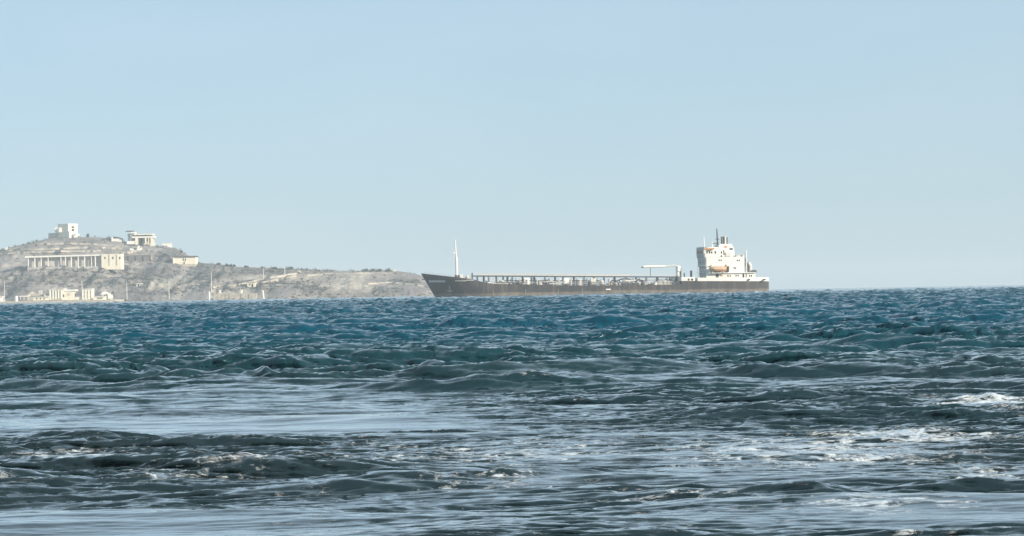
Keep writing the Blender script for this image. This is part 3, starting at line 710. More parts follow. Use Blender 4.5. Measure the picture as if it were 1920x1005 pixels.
# shrubs and rocks on the skyline
def shrub(px, py, wpx, hpx, label, seed, name='ridge_shrub', group='shrubs on the skyline'):
    b0 = on_land(px, py + 1.5); s_ = b0.y / F; rng = np.random.default_rng(seed)
    t = thing(name, label, 'shrub', b0, 0, group)
    rx = wpx * s_ / 2; rz = hpx * s_
    bm = tube(B(), (0, 0, -.6), (.1, 0, rz * .5), .16, .10, 6)
    for k in range(3): tube(bm, (.1, 0, rz * .3), (rx * .5 * math.cos(k * 2.1), rx * .5 * math.sin(k * 2.1), rz * .7), .08, .04, 5)
    obj('trunk', bm, M_BARK, t)
    obj('crown', tri_mesh('crown', clump_verts(rng, 170, rx, rz * .85, .24)), M_LEAF, t)
SHR = [(165, 443.5, 6, 6, 'dark upright shrub right of the hilltop tower'), (205, 447.5, 17, 6.5, 'broad dark shrub left of the white hut'),
    (410, 495.5, 7, 3.6, 'small round shrub on the skyline nearest the square house'), (425, 497, 6, 4, 'shrub left of a close pair on the skyline'),
    (433, 498, 5, 4, 'left shrub of a close pair on the skyline'), (439, 498.6, 5, 4, 'right shrub of a close pair on the skyline'),
    (462, 500, 8, 3, 'flat shrub on the skyline above the ridge cottage'), (516, 502.5, 8, 3, 'small shrub between the two thin ridge posts'),
    (545, 503.8, 12, 5, 'dense shrub on the ridge above the top of the track'), (686, 507, 14, 4.5, 'wide low shrub on the far ridge, leftmost of four'),
    (699, 507, 10, 4, 'shrub on the far ridge, second of four'), (712, 507.5, 12, 4.5, 'shrub on the far ridge, third of four'), (728, 508, 12, 5, 'shrub beside the tiny far-ridge hut'),
    (340, 472, 5, 3.5, 'small dark shrub above the flat-roofed square house')]
for k, a_ in enumerate(SHR): shrub(*a_, seed=100 + k)
# ------------------------------------------------------------------ the tanker
YSH = 759.4; PHI = math.radians(10); SPX = F / YSH; BEAM = 15.5; SPC = 1117.0
zw = sea_z(YSH)
p0 = at(SPC, 548, YSH)
WL = lambda px: 568.0 - 0.0172 * px + 3.0                     # waterline row in the photograph
ship = thing('coastal_tanker', 'rusty dark-hulled coastal tanker with white wheelhouse aft lying broadside', 'ship', (p0.x, YSH, zw), PHI)
def lx(px, ly=0.0): return ((px - SPC) / SPX + math.sin(PHI) * ly) / math.cos(PHI)
def lz(px, py): return (WL(px) - py) / SPX

def hull_mat():
    m, nt, b = mat('rusted_hull'); v = coords(nt)
    s = nt.nodes.new('ShaderNodeSeparateXYZ'); nt.links.new(v, s.inputs[0])
    n1 = noise(nt, v, 0.12, 5, 0.6); n2 = noise(nt, coords(nt, (1, 1, .12)), 0.5, 6, 0.65); n3 = noise(nt, coords(nt, (.25, 1, 1)), .35, 5, .6)
    c = ramp(nt, n1, [(0.3, (0.014, 0.014, 0.017)), (0.7, (0.042, 0.036, 0.035))])
    ru = ramp(nt, n2, [(0.50, (0, 0, 0)), (0.66, (1, 1, 1))])
    c = mixc(nt, math_(nt, 'MULTIPLY', ru, 0.6), c, (0.10, 0.068, 0.052))
    run = ramp(nt, noise(nt, coords(nt, (1, 1, .05)), 1.1, 4, .6), [(0.56, (0, 0, 0)), (0.64, (1, 1, 1))])
    c = mixc(nt, math_(nt, 'MULTIPLY', run, 0.35), c, (0.15, 0.135, 0.125))
    e = math_(nt, 'ADD', s.outputs['Z'], math_(nt, 'MULTIPLY', math_(nt, 'SUBTRACT', n3, .5), -1.6))
    boot = ramp(nt, math_(nt, 'MULTIPLY', e, .25), [(0.25, (1, 1, 1)), (0.34, (0, 0, 0))])
    c = mixc(nt, boot, c, ramp(nt, n2, [(0.35, (0.10, 0.08, 0.065)), (0.65, (0.21, 0.175, 0.14))]))
    top = ramp(nt, math_(nt, 'MULTIPLY', s.outputs['Z'], .1), [(0.53, (0, 0, 0)), (0.60, (1, 1, 1))])
    c = mixc(nt, math_(nt, 'MULTIPLY', top, 0.7), c, ramp(nt, n3, [(0.35, (0.06, 0.05, 0.048)), (0.65, (0.15, 0.095, 0.07))]))
    nt.links.new(c, b.inputs['Base Color']); b.inputs['Roughness'].default_value = 0.65
    bp = nt.nodes.new('ShaderNodeBump'); bp.inputs['Strength'].default_value = .3; bp.inputs['Distance'].default_value = .1
    nt.links.new(n2, bp.inputs['Height']); nt.links.new(bp.outputs[0], b.inputs['Normal'])
    return m
S_HULL = hull_mat()
S_WHITE = plain('ship_white', (0.84, 0.81, 0.75), 0.5, 0.08, 0.3, 0.27, (0.42, 0.26, 0.15))
S_OFFW = plain('ship_offwhite', (0.66, 0.63, 0.57), 0.55, 0.12, 0.5, 0.30, (0.34, 0.20, 0.11))
S_DECK = plain('ship_deck', (0.16, 0.12, 0.10), 0.8, 0.3, 0.3, 0.3)
S_DARK = plain('ship_dark_steel', (0.05, 0.05, 0.055), 0.6, 0.3, 0.8)
S_GLASS = plain('ship_window', (0.012, 0.014, 0.018), 0.12, 0.2, 1.0)
S_BOAT = plain('lifeboat_orange', (0.58, 0.27, 0.12), 0.55, 0.25, 0.8, 0.25, (0.25, 0.13, 0.07))
S_PIPE = plain('ship_pipe', (0.42, 0.40, 0.37), 0.6, 0.3, 0.8, 0.35)
S_SHADED = plain('ship_shaded_white', (0.34, 0.37, 0.39), 0.6, 0.15, 0.4, 0.15)  # white paint darkened to carry the shade of the bridge front
S_RAIL = plain('ship_rail', (0.62, 0.61, 0.58), 0.6, 0.15, 0.8, 0.25)

# hull: stations from stem to transom
TOPLINE = [(792, 511.5), (830, 515.5), (868, 520.0), (890, 523.0), (902, 526.5), (925, 531.0), (1000, 532.3), (1040, 533.4), (1100, 533.8), (1180, 533.4), (1276.5, 532.3), (1277.5, 525.2), (1310, 525.3), (1380, 525.0), (1443, 525.0)]
X_STEM_TOP = lx(792, 0); X_STERN = lx(1443, -5)
def stem_x(z): return lx(818, 0) - max(z, -1.5) * (lx(818) - X_STEM_TOP) / lz(792, 511.5)
def half_b(x, z):
    """half breadth of the hull at local x and height z"""
    sx_ = stem_x(z); run = 20.0 - 0.7 * z
    u = max(0.0, min(1.0, (x - sx_) / run)); w = 1 - (1 - u) ** 2.3
    v = max(0.0, (x - (X_STERN - 14)) / 14); w *= 1 - 0.22 * v ** 2
    return max(0.02, BEAM / 2 * w)
def build_hull():
    bm = B(); st = []
    tops = [(lx(px, -half_b(lx(px), lz(px, py))), lz(px, py)) for px, py in TOPLINE]
    tops[0] = (X_STEM_TOP, lz(792, 511.5)); tops[-1] = (X_STERN, tops[-1][1])
    fine = []
    for (xa, za), (xb, zb) in zip(tops[:-1], tops[1:]):
        n = max(1, int((xb - xa) / 1.6))
        for k in range(n): fine.append((xa + (xb - xa) * k / n, za + (zb - za) * k / n))
    fine.append(tops[-1])
    NL = 9; rows = []
    for xt, zt in fine:
        f = (xt - X_STEM_TOP) / (X_STERN - X_STEM_TOP)
        col = []
        for j in range(NL):
            z = -1.8 + (zt + 1.8) * j / (NL - 1)
            x = xt if f > .2 else stem_x(z) + (xt - stem_x(zt)) * 1.0 if f < .12 else xt + (stem_x(z) + (xt - stem_x(zt)) - xt) * (.2 - f) / .08
            hb = half_b(x, z)
            col.append((x, hb, z))
        rows.append(col)
    L = [[bm.verts.new((x, -h, z)) for x, h, z in c] for c in rows]; R = [[bm.verts.new((x, h, z)) for x, h, z in c] for c in rows]
    for i in range(len(rows) - 1):
        for j in range(NL - 1):
            bm.faces.new((L[i][j], L[i + 1][j], L[i + 1][j + 1], L[i][j + 1])); bm.faces.new((R[i][j], R[i][j + 1], R[i + 1][j + 1], R[i + 1][j]))
    for S in (L[-1],):
        for j in range(NL - 1): bm.faces.new((L[-1][j], R[-1][j], R[-1][j + 1], L[-1][j + 1]))
    for j in range(NL - 1): bm.faces.new((L[0][j], L[0][j + 1], R[0][j + 1], R[0][j]))
    for i in range(len(rows) - 1):
        bm.faces.new((L[i][0], R[i][0], R[i + 1][0], L[i + 1][0]))
    hull = obj('hull', bm, S_HULL, ship)
    # decks inside the bulwark
    bm = B()
    def deck(xa, xb, zoff):
        prev = None
        for (xt, zt) in fine:
            if xt < xa or xt > xb: continue
            z = zt - zoff; h = half_b(xt, z) - .06
            a = bm.verts.new((xt, -h, z)); b = bm.verts.new((xt, h, z))
            if prev: bm.faces.new((prev[0], a, b, prev[1]))
            prev = (a, b)
    deck(X_STEM_TOP + 1.5, lx(900, -5), 1.0); deck(lx(902, -5), lx(1276, -7), .12); deck(lx(1278, -7), X_STERN - .1, .05)
    obj('deck', bm, S_DECK, ship)
    return hull, fine
HULL, FINE = build_hull()
def side(px, z):
    x = lx(px, -7.0); return -half_b(x, z)
# pale strakes on the bow plating
def strake(px0, px1, py0, py1, name, m, th=.10):
    bm = B(); prev = None
    for k in range(13):
        px = px0 + (px1 - px0) * k / 12; za = lz(px, py1); zb = lz(px, py0); q = []
        x = lx(px, -half_b(lx(px, -3), zb))
        for z in (za, zb): q += [bm.verts.new((x, -half_b(x, z) - th, z)), bm.verts.new((x, -half_b(x, z) + .05, z))]
        q = [q[0], q[2], q[3], q[1]]
        if prev:
            for i in range(4): bm.faces.new((prev[i], q[i], q[(i + 1) % 4], prev[(i + 1) % 4]))
        else: bm.faces.new(q[::-1])
        prev = q
    bm.faces.new(prev); return obj(name, bm, m, HULL)
strake(806, 838, 524.5, 528.3, 'bow_stripe', S_OFFW); strake(856, 876, 524.6, 526.4, 'bow_stripe', S_OFFW); strake(876, 890, 523.6, 525.2, 'bow_stripe', S_OFFW)
strake(794, 868, 521.6, 523.2, 'knuckle_strake', S_HULL, .16)
bm = B(); xa = lx(844, -4); za = lz(844, 541); ya = -half_b(xa, za)
tube(bm, (xa, ya - .35, za + 1.5), (xa, ya - .35, za - .9), .16); tube(bm, (xa - .9, ya - .42, za - .4), (xa, ya - .4, za - .9), .2, .2, 6); tube(bm, (xa + .9, ya - .42, za - .4), (xa, ya - .4, za - .9), .2, .2, 6)
tube(bm, (xa - .5, ya - .36, za + 1.3), (xa + .5, ya - .36, za + 1.3), .09); obj('anchor', bm, S_DARK, HULL)
bm = B(); tube(bm, (xa, ya - .12, za + 2.0), (xa, ya + .6, za + 2.1), .5, .5, 12); obj('hawse_pipe', bm, S_OFFW, HULL)
bm = B(); x_ = lx(1139, -7.7); z_ = lz(1139, 541.3); box(bm, x_ - .8, x_ + .8, -BEAM / 2 - .12, -BEAM / 2 + .1, z_ - .18, z_ + .2, .04); obj('load_plate', bm, S_WHITE, HULL)
for px in (925, 985, 1045, 1090, 1160, 1210, 1255):
    x_ = lx(px, -7.7); obj('fender_batten', tube(B(), (x_, -BEAM / 2 - .10, -.4), (x_, -BEAM / 2 - .10, 2.2), .06, .06, 5), S_PIPE, HULL)

def sbox(name, px0, px1, py0, py1, y0, y1, m, parent=None, bev=0.0, face=None):
    """box on the ship from measured pixels; y runs from the near side to the far side"""
    pm = (px0 + px1) / 2; yy = y0 if face is None else face
    bm = B(); box(bm, lx(px0, yy), lx(px1, yy), y0, y1, lz(pm, py1), lz(pm, py0), bev)
    return obj(name, bm, m, parent if parent is not None else ship)
HB = BEAM / 2
# foremast
fm = obj('foremast', tube(B(), (lx(858), 0, lz(858, 521)), (lx(858), 0, lz(858, 482)), .44, .36, 12), S_WHITE, ship)
obj('topmast', tube(B(), (lx(857.4), 0, lz(857, 482.5)), (lx(856), 0, lz(856, 449)), .24, .16, 10), S_WHITE, fm)
obj('mast_collar', tube(B(), (lx(858), 0, lz(858, 518.5)), (lx(858), 0, lz(858, 514.5)), .72, .62, 12), S_DARK, fm)
obj('mast_light', box(B(), lx(852), lx(854.4), -.3, .3, lz(853, 475), lz(853, 472), .05), S_WHITE, fm)
obj('light_bracket', tube(B(), (lx(853), 0, lz(853, 474)), (lx(857), 0, lz(857, 474)), .07), S_WHITE, fm)
sbox('windlass', 863, 869, 513.5, 521.5, -1.2, 1.4, S_OFFW, bev=.2); sbox('winch', 876, 883, 515.5, 522.5, -1.6, 1.6, S_OFFW, bev=.25)
sbox('mooring_bitts', 886, 888, 510.5, 523, -2, -1.4, S_DARK)
# bow railing
bm = B(); pts = []
for px in range(798, 880, 9):
    x = lx(px, -half_b(lx(px, -3), 6)); z = lz(px, 511.5 + (px - 792) * .11); y = -half_b(x, z) + .1
    tube(bm, (x, y, z - .2), (x, y, z + .55), .035, .035, 5); pts.append((x, y, z + .5))
path_tube(bm, pts, .04, 5); obj('bow_railing', bm, S_RAIL, ship)

# fore-and-aft catwalk
cw = sbox('catwalk', 886, 1276, 515.2, 517.6, -1.1, 1.1, S_DARK)
bpy.data.objects.remove(cw)
def slope_box(name, px0, py0, px1, py1, th, y0, y1, m, parent=None):
    bm = B(); a, b_, c, d = (lx(px0), lz(px0, py0)), (lx(px1), lz(px1, py1)), (lx(px1), lz(px1, py1) + th), (lx(px0), lz(px0, py0) + th)
    prism(bm, [a, b_, c, d], y0, y1); return obj(name, bm, m, parent if parent is not None else ship)
CWY = lambda px: 516.6 + (px - 886) * .0035
cw = slope_box('catwalk', 886, CWY(886) + .9, 1277, CWY(1277) + .9, .36, -1.1, 1.1, S_DARK)
slope_box('cable_tray', 898, 514.9, 1180, 515.8, .42, -.7, .1, S_WHITE, cw)
slope_box('top_rail', 890, 511.6, 1277, 513.2, .07, -1.05, -.98, S_RAIL, cw); slope_box('top_rail', 890, 511.6, 1277, 513.2, .07, .98, 1.05, S_RAIL, cw)
slope_box('middle_rail', 890, 513.6, 1277, 515.2, .06, -1.05, -.98, S_RAIL, cw)
k = 0
for px in [896, 908, 917, 931, 944, 952, 961, 980, 997, 1002, 1022, 1041, 1056, 1076, 1095, 1114, 1133, 1153, 1174, 1194, 1213, 1234, 1252, 1262]:
    w = (.10, .16, .08, .12)[k % 4]
    zb = lz(px, 533.8) - .2
    bm = B(); box(bm, lx(px) - w, lx(px) + w, -1.0, -.7, zb, lz(px, CWY(px) + 1)); box(bm, lx(px) - w, lx(px) + w, .7, 1.0, zb, lz(px, CWY(px) + 1))
    obj('catwalk_post', bm, S_DARK, cw); k += 1
random.seed(4)
for i, px in enumerate(range(894, 1277, 12)):
    obj('rail_post', tube(B(), (lx(px), -1.02, lz(px, CWY(px))), (lx(px), -1.02, lz(px, CWY(px) - 4.6)), .035, .035, 5), S_RAIL, cw)
# tank deck: pipes, hatches, vents
for y, r, py in ((-3.2, .22, 531.0), (-2.4, .16, 530.0), (2.6, .24, 530.5), (3.6, .18, 531)):
    obj('deck_pipe', tube(B(), (lx(925, y), y, lz(925, py)), (lx(1268, y), y, lz(1268, py + .6)), r, r, 8), S_PIPE, ship)
zd = lambda px: lz(px, 533.2)
for i, px in enumerate((916, 941, 968, 989, 1012, 1033, 1060, 1085, 1105, 1128, 1148, 1205, 1228, 1246)):
    y = (-4.6, -2.0, 3.6, -5.2)[i % 4]; r = (.65, .8, .55)[i % 3]; h = (1.0, 1.3, .8, 1.6)[i % 4]
    x = lx(px, y); hb = tube(B(), (x, y, zd(px) - .3), (x, y, zd(px) + h), r, r, 14)
    hh = obj('tank_hatch', hb, (S_OFFW, S_PIPE, S_DARK)[i % 3], ship)
    obj('hatch_lid', tube(B(), (x, y, zd(px) + h), (x, y, zd(px) + h + .18), r * 1.12, r * .9, 14), (S_DARK, S_OFFW)[i % 2], hh)
for i, px in enumerate((909, 926, 958, 975, 1007, 1028, 1048, 1070, 1100, 1118, 1141, 1188, 1220, 1240)):
    y = (4.5, -5.5, 5.2)[i % 3]; x = lx(px, y); bm = tube(B(), (x, y, zd(px) - .2), (x, y, zd(px) + 1.9), .13, .13, 8)
    tube(bm, (x, y, zd(px) + 1.75), (x + .45, y, zd(px) + 2.1), .16, .22, 8); tube(bm, (x + .42, y, zd(px) + 2.1), (x + .42, y, zd(px) + 1.6), .22, .2, 8)
    obj('vent_pipe', bm, (S_WHITE, S_OFFW, S_PIPE)[i % 3], ship)
for px in (988, 1062, 1112): sbox('deck_locker', px - 5, px + 5, 520.5, 533.6, -2.8, -1.6, (S_WHITE if px != 1112 else S_OFFW), bev=.08)
for px in (971, 1022): sbox('valve_chest', px - 3.5, px + 3.5, 525, 533.6, -4.4, -3.4, S_DARK, bev=.1)
random.seed(12)
for i in range(34):
    px = 912 + 352 * i / 34 + random.uniform(-4, 4); y = random.choice((-5.8, -4.8, -3.0, 1.8, 4.2, 5.6)); x = lx(px, y); hgt = random.uniform(.6, 2.3)
    bm = tube(B(), (x, y, zd(px) - .3), (x, y, zd(px) + hgt), random.uniform(.06, .13), None, 6)
    tube(bm, (x - .35, y, zd(px) + hgt * .7), (x + .35, y, zd(px) + hgt * .7), .09, .09, 6); tube(bm, (x, y, zd(px) + hgt), (x, y + random.choice((-.6, .6)), zd(px) + hgt), .10, .10, 6)
    obj('pipe_riser', bm, random.choice((S_DARK, S_PIPE, S_DECK, S_OFFW)), ship)
for i, (xa_, xb_, y, hgt) in enumerate(((930, 985, -4.9, .75), (1010, 1060, -5.4, 1.1), (1066, 1130, -3.9, .9), (1198, 1262, -5.0, 1.0), (940, 1130, 5.0, 1.4), (1190, 1260, 4.4, 1.7))):
    obj('branch_pipe', tube(B(), (lx(xa_, y), y, zd(xa_) + hgt), (lx(xb_, y), y, zd(xb_) + hgt), .15, .15, 8), (S_DARK, S_PIPE)[i % 2], ship)
# loading hoses amidships
for (x0, x1, top, y) in ((1142, 1160, 524, -4.2), (1150, 1196, 521.5, -1.6), (1190, 1206, 523, -3.6), (1014, 1030, 524, -3.8), (1000, 1018, 526, -4.5)):
    pts = [(lx(x0 + (x1 - x0) * t, y), y, zd(x0) + (lz(x0, top) - zd(x0)) * math.sin(math.pi * t) ** .6) for t in np.linspace(0, 1, 11)]
    obj('cargo_hose', path_tube(B(), pts, .22, 8), S_DARK, ship)
mf = obj('manifold', tube(B(), (lx(1172), -6.6, zd(1172) + .9), (lx(1172), 6.6, zd(1172) + .9), .28, .28, 10), S_PIPE, ship)
obj('manifold', tube(B(), (lx(1180), -6.6, zd(1180) + .9), (lx(1180), 6.6, zd(1180) + .9), .28, .28, 10), S_PIPE, ship)
sbox('drip_tray', 1166, 1197, 529.5, 533.5, -6.8, -4.6, S_DARK)
slope_box('hose_trough', 1160, 526, 1196, 525, .35, -2.6, -1.8, S_OFFW); slope_box('hose_trough', 1165, 531, 1196, 530, .3, -3.6, -3.0, S_WHITE)
# side rails of the tank deck
bm = B(); pts = []
for i, px in enumerate(range(930, 1276, 9)):
    x = lx(px, -HB); z = lz(px, 533.4); tube(bm, (x, -HB + .15, z - .1), (x, -HB + .15, z + .95), .03, .03, 4); pts.append((x, -HB + .15, z + .95))
path_tube(bm, pts, .035, 4); obj('side_railing', bm, S_RAIL, ship)

# hose crane forward of the poop
cr = obj('crane_post', tube(B(), (lx(1273.5), 0, zd(1273) - .3), (lx(1273.5), 0, lz(1273, 505)), .75, .6, 12), S_OFFW, ship)
obj('crane_house', box(B(), lx(1270.5), lx(1278), -.9, .9, lz(1274, 508), lz(1274, 496.5), .3), S_WHITE, cr)
obj('crane_gear', box(B(), lx(1277.2), lx(1279.2), -.7, .7, lz(1278, 522), lz(1278, 501), .1), S_DARK, cr)
obj('crane_leg', tube(B(), (lx(1265), -.8, zd(1265) - .2), (lx(1271), -.5, lz(1271, 515)), .3, .3, 8), S_DARK, cr); obj('crane_leg', tube(B(), (lx(1258), .8, lz(1258, 519)), (lx(1264), .6, zd(1264) - .2), .28, .28, 8), S_WHITE, cr)
obj('crane_boom', path_tube(B(), [(lx(1207), 0, lz(1207, 499.3)), (lx(1213), 0, lz(1213, 498)), (lx(1247), 0, lz(1247, 497.8)), (lx(1250), 0, lz(1250, 497.2))], .34, 8), S_WHITE, cr)
obj('boom_rear', path_tube(B(), [(lx(1250), 0, lz(1250, 497.8)), (lx(1258), 0, lz(1258, 497.0)), (lx(1268), 0, lz(1268, 495.3)), (lx(1273), 0, lz(1273, 499))], .22, 8), S_OFFW, cr)
obj('boom_tip', box(B(), lx(1204.6), lx(1208.4), -.35, .35, lz(1206, 500.7), lz(1206, 498.2), .08), S_DARK, cr)
obj('boom_rest', tube(B(), (lx(1221.2), 0, lz(1221, 517)), (lx(1221.2), 0, lz(1221, 498.5)), .10, .10, 6), S_DARK, ship)

# poop: bulwark, front house, deckhouse, wheelhouse
pbk = sbox('poop_bulwark', 1307, 1444, 519.0, 525.6, -HB * .99, -HB * .99 + .12, S_WHITE)
bpy.data.objects.remove(pbk)
def bulwark(px0, px1, top):
    bm = B(); prev = None
    for k in range(17):
        px = px0 + (px1 - px0) * k / 16; x = lx(px, -HB * .95)
        if k == 16: x = X_STERN + .05
        z0, z1 = lz(px, 525.6), lz(px, top(px)); h = half_b(x, 3) + .06
        q = [bm.verts.new((x, -h, z0)), bm.verts.new((x, -h - .02, z1)), bm.verts.new((x, -h + .12, z1)), bm.verts.new((x, -h + .12, z0))]
        if prev:
            for i in range(4): bm.faces.new((prev[i], q[i], q[(i + 1) % 4], prev[(i + 1) % 4]))
        else: bm.faces.new(q[::-1])
        prev = q
    bm.faces.new(prev); return bm
BW = obj('poop_bulwark', bulwark(1307, 1443, lambda px: 519.2 if px < 1425 else 518.6), S_WHITE, ship)
bm = bulwark(1307, 1443, lambda px: 519.2); bmesh.ops.scale(bm, vec=(1, -1, 1), verts=bm.verts); obj('poop_bulwark', bm, S_WHITE, ship)
bm = B(); h = half_b(X_STERN, 3) + .06; box(bm, X_STERN - .08, X_STERN + .06, -h + .13, h - .13, lz(1443, 525.6), lz(1443, 519)); obj('stern_bulwark', bm, S_WHITE, ship)
for px in (1404.5, 1435): sbox('mooring_port', px - 1.4, px + 1.4, 521.3, 523.9, -HB - .2, -HB * .72, S_DARK, BW, face=-HB * .9)
fh = sbox('pump_room_house', 1277.5, 1303.5, 518.0, 525.6, -5.6, 5.6, S_WHITE, bev=.05)
for px in (1291.5, 1298): sbox('window', px - 1.8, px + 1.8, 521, 524.4, -5.66, -5.5, S_GLASS, fh, face=-5.6)
sbox('vent_post', 1298, 1300.6, 505.5, 518.2, -.5, .5, S_DARK); sbox('vent_post', 1285.2, 1286.6, 510, 518.2, -.3, .3, S_DARK)
obj('flag_post', tube(B(), (lx(1307), -4.4, lz(1307, 519)), (lx(1306.6), -4.4, lz(1307, 498.5)), .13, .10, 6), S_WHITE, ship)

YF = -5.4                                   # near side of the deckhouse
dh = sbox('lower_deckhouse', 1325, 1419, 510.3, 520, YF, 4.8, S_WHITE, bev=.06)
md = sbox('middle_deckhouse', 1325.5, 1400.5, 480.2, 510.5, YF + .12, 4.6, S_WHITE, bev=.06)
wh = sbox('wheelhouse', 1323.5, 1361, 463.2, 480.4, YF + .2, 4.5, S_WHITE, bev=.08)
# front wall of the deckhouse, seen at a slant, its shade painted in as grey
fw = []
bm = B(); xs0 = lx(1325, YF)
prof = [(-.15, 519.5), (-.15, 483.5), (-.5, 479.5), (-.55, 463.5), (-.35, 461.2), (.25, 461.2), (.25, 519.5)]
prism(bm, [(xs0 + a_, lz(1317, b_)) for a_, b_ in prof], YF + .3, 4.4); fwall = obj('bridge_front', bm, S_SHADED, ship)
for y in np.linspace(-4.4, 3.6, 7): obj('window', box(B(), xs0 - .62, xs0 - .48, y - .5, y + .5, lz(1317, 473.5), lz(1317, 468)), S_GLASS, fwall)
for zpy in (500, 490):
    for y in (-3.6, -1.4, .8, 3.0): obj('window', box(B(), xs0 - .2, xs0 - .1, y - .3, y + .3, lz(1317, zpy + 2.2), lz(1317, zpy - 2.2)), S_GLASS, fwall)
for zpy in (509.6, 497, 484): obj('deck_ledge', box(B(), xs0 - .34, xs0 - .14, YF + .2, 4.5, lz(1317, zpy), lz(1317, zpy) + .16), S_OFFW, fwall)
rust = sbox('bridge_wing', 1321, 1341, 463.5, 466.2, YF - .9, YF + .19, S_BOAT, wh)
sbox('bridge_wing_wall', 1321, 1325, 464, 474, YF - .7, YF + .19, S_OFFW, wh)
for px in (1327.8, 1332.6, 1336.8): sbox('window', px - 1.1, px + 1.1, 470, 473.6, YF + .12, YF + .3, S_GLASS, wh, face=YF)
for a_, b_, c_, d_ in ((1342.6, 1344.6, 468.8, 474), (1354.4, 1356.2, 469.2, 474), (1359.2, 1360.8, 467, 476)): sbox('door' if b_ - a_ > 1.9 else 'window', a_, b_, c_, d_, YF + .12, YF + .3, S_GLASS, wh, face=YF)
for px, py in ((1350.4, 486.3), (1354, 486.3), (1385.4, 486.6), (1388.8, 486.6), (1378.7, 501), (1381.6, 501), (1355.2, 478.4)):
    sbox('window', px - 1, px + 1, py - 1.4, py + 1.4, YF + .06, YF + .2, S_GLASS, md, face=YF)
for px, py in ((1366.6, 515.8), (1370.8, 515.8), (1382, 515.2), (1386, 515.2), (1408, 515.6), (1411.6, 515.6)): sbox('window', px - 1, px + 1, py - 1.5, py + 1.5, YF - .06, YF + .1, S_GLASS, dh, face=YF)
for a_, b_ in ((1343.5, 1348.8), (1394.6, 1397.4), (1400.8, 1402)): sbox('doorway', a_, b_, 511.8, 518.6, YF - .06, YF + .1, S_GLASS if b_ - a_ < 4 else S_DARK, dh, face=YF)
sbox('rust_streak_plate', 1352, 1357, 514, 516.6, YF - .05, YF + .1, S_BOAT, dh, face=YF)
sbox('boat_deck', 1361.5, 1420, 509.2, 510.6, YF - .5, 5.2, S_WHITE, bev=.03); sbox('boat_deck_edge', 1330, 1361, 509.6, 510.8, YF - 1.2, YF + .1, S_WHITE)
# funnel block with exhausts
fn = B(); prism(fn, [(lx(1352, -2.6), lz(1366, 480.3)), (lx(1352, -2.6), lz(1366, 457)), (lx(1354, -2.6), lz(1366, 455.3)), (lx(1376, -2.6), lz(1366, 455.3)), (lx(1380.5, -2.6), lz(1366, 464)), (lx(1382, -2.6), lz(1366, 480.3))], -2.6, 2.8)
fun = obj('funnel', fn, S_WHITE, ship)
for px, r, m_, top in ((1358.4, .24, S_DARK, 441.5), (1362.2, .3, S_DARK, 441), (1365.4, .34, S_OFFW, 440.5), (1368.6, .26, S_DARK, 442)):
    obj('exhaust_pipe', tube(B(), (lx(px), 0, lz(px, 455.6)), (lx(px), 0, lz(px, top)), r, r, 10), m_, fun)
sbox('funnel_louvre', 1372, 1378, 463, 466.5, -2.68, -2.5, S_DARK, fun, face=-2.6); sbox('funnel_badge', 1361, 1367, 459, 462.5, -2.68, -2.5, S_BOAT, fun, face=-2.6)
sbox('fan_housing', 1362, 1374, 471, 480.4, -5.2, -2.9, S_OFFW, bev=.3); sbox('skylight', 1384, 1399, 475.8, 480.4, -4.5, 3, S_OFFW, bev=.15)
bm = B()
for px in range(1384, 1402, 4): tube(bm, (lx(px, YF), YF + .3, lz(px, 480.4)), (lx(px, YF), YF + .3, lz(px, 474.2)), .04, .04, 5)
tube(bm, (lx(1384, YF), YF + .3, lz(1384, 474.3)), (lx(1401, YF), YF + .3, lz(1401, 474.2)), .05, .05, 5); obj('upper_railing', bm, S_RAIL, ship)
# masts above the wheelhouse
rm = obj('radar_mast', tube(B(), (lx(1351), 0, lz(1351, 463.5)), (lx(1349.6), 0, lz(1350, 426)), .34, .16, 10), S_DARK, ship)
obj('yard', tube(B(), (lx(1340.5), 0, lz(1341, 454)), (lx(1352), 0, lz(1352, 454)), .13, .13, 6), S_DARK, rm)
obj('radar_scanner', box(B(), lx(1348.4), lx(1352.6), -1.2, 1.2, lz(1350, 446.6), lz(1350, 445.2), .06), S_DARK, rm)
obj('mast_stay', tube(B(), (lx(1340.6), 0, lz(1341, 463.4)), (lx(1340.6), 0, lz(1341, 454)), .10, .10, 6), S_DARK, rm)
sbox('wheelhouse_top', 1329, 1352, 461.8, 463.3, -4.4, 3.8, S_OFFW, wh)
for px, top, r in ((1322.8, 441, .22), (1338.4, 450, .2)): obj('aerial', tube(B(), (lx(px, -3), -3, lz(px, 464)), (lx(px, -3), -3, lz(px, top)), r, r * .6, 8), S_WHITE, wh)
obj('aft_pole', tube(B(), (lx(1402, -5.5), -5.5, lz(1402, 510)), (lx(1402, -5.5), -5.5, lz(1402, 467)), .22, .16, 8), S_WHITE, ship)
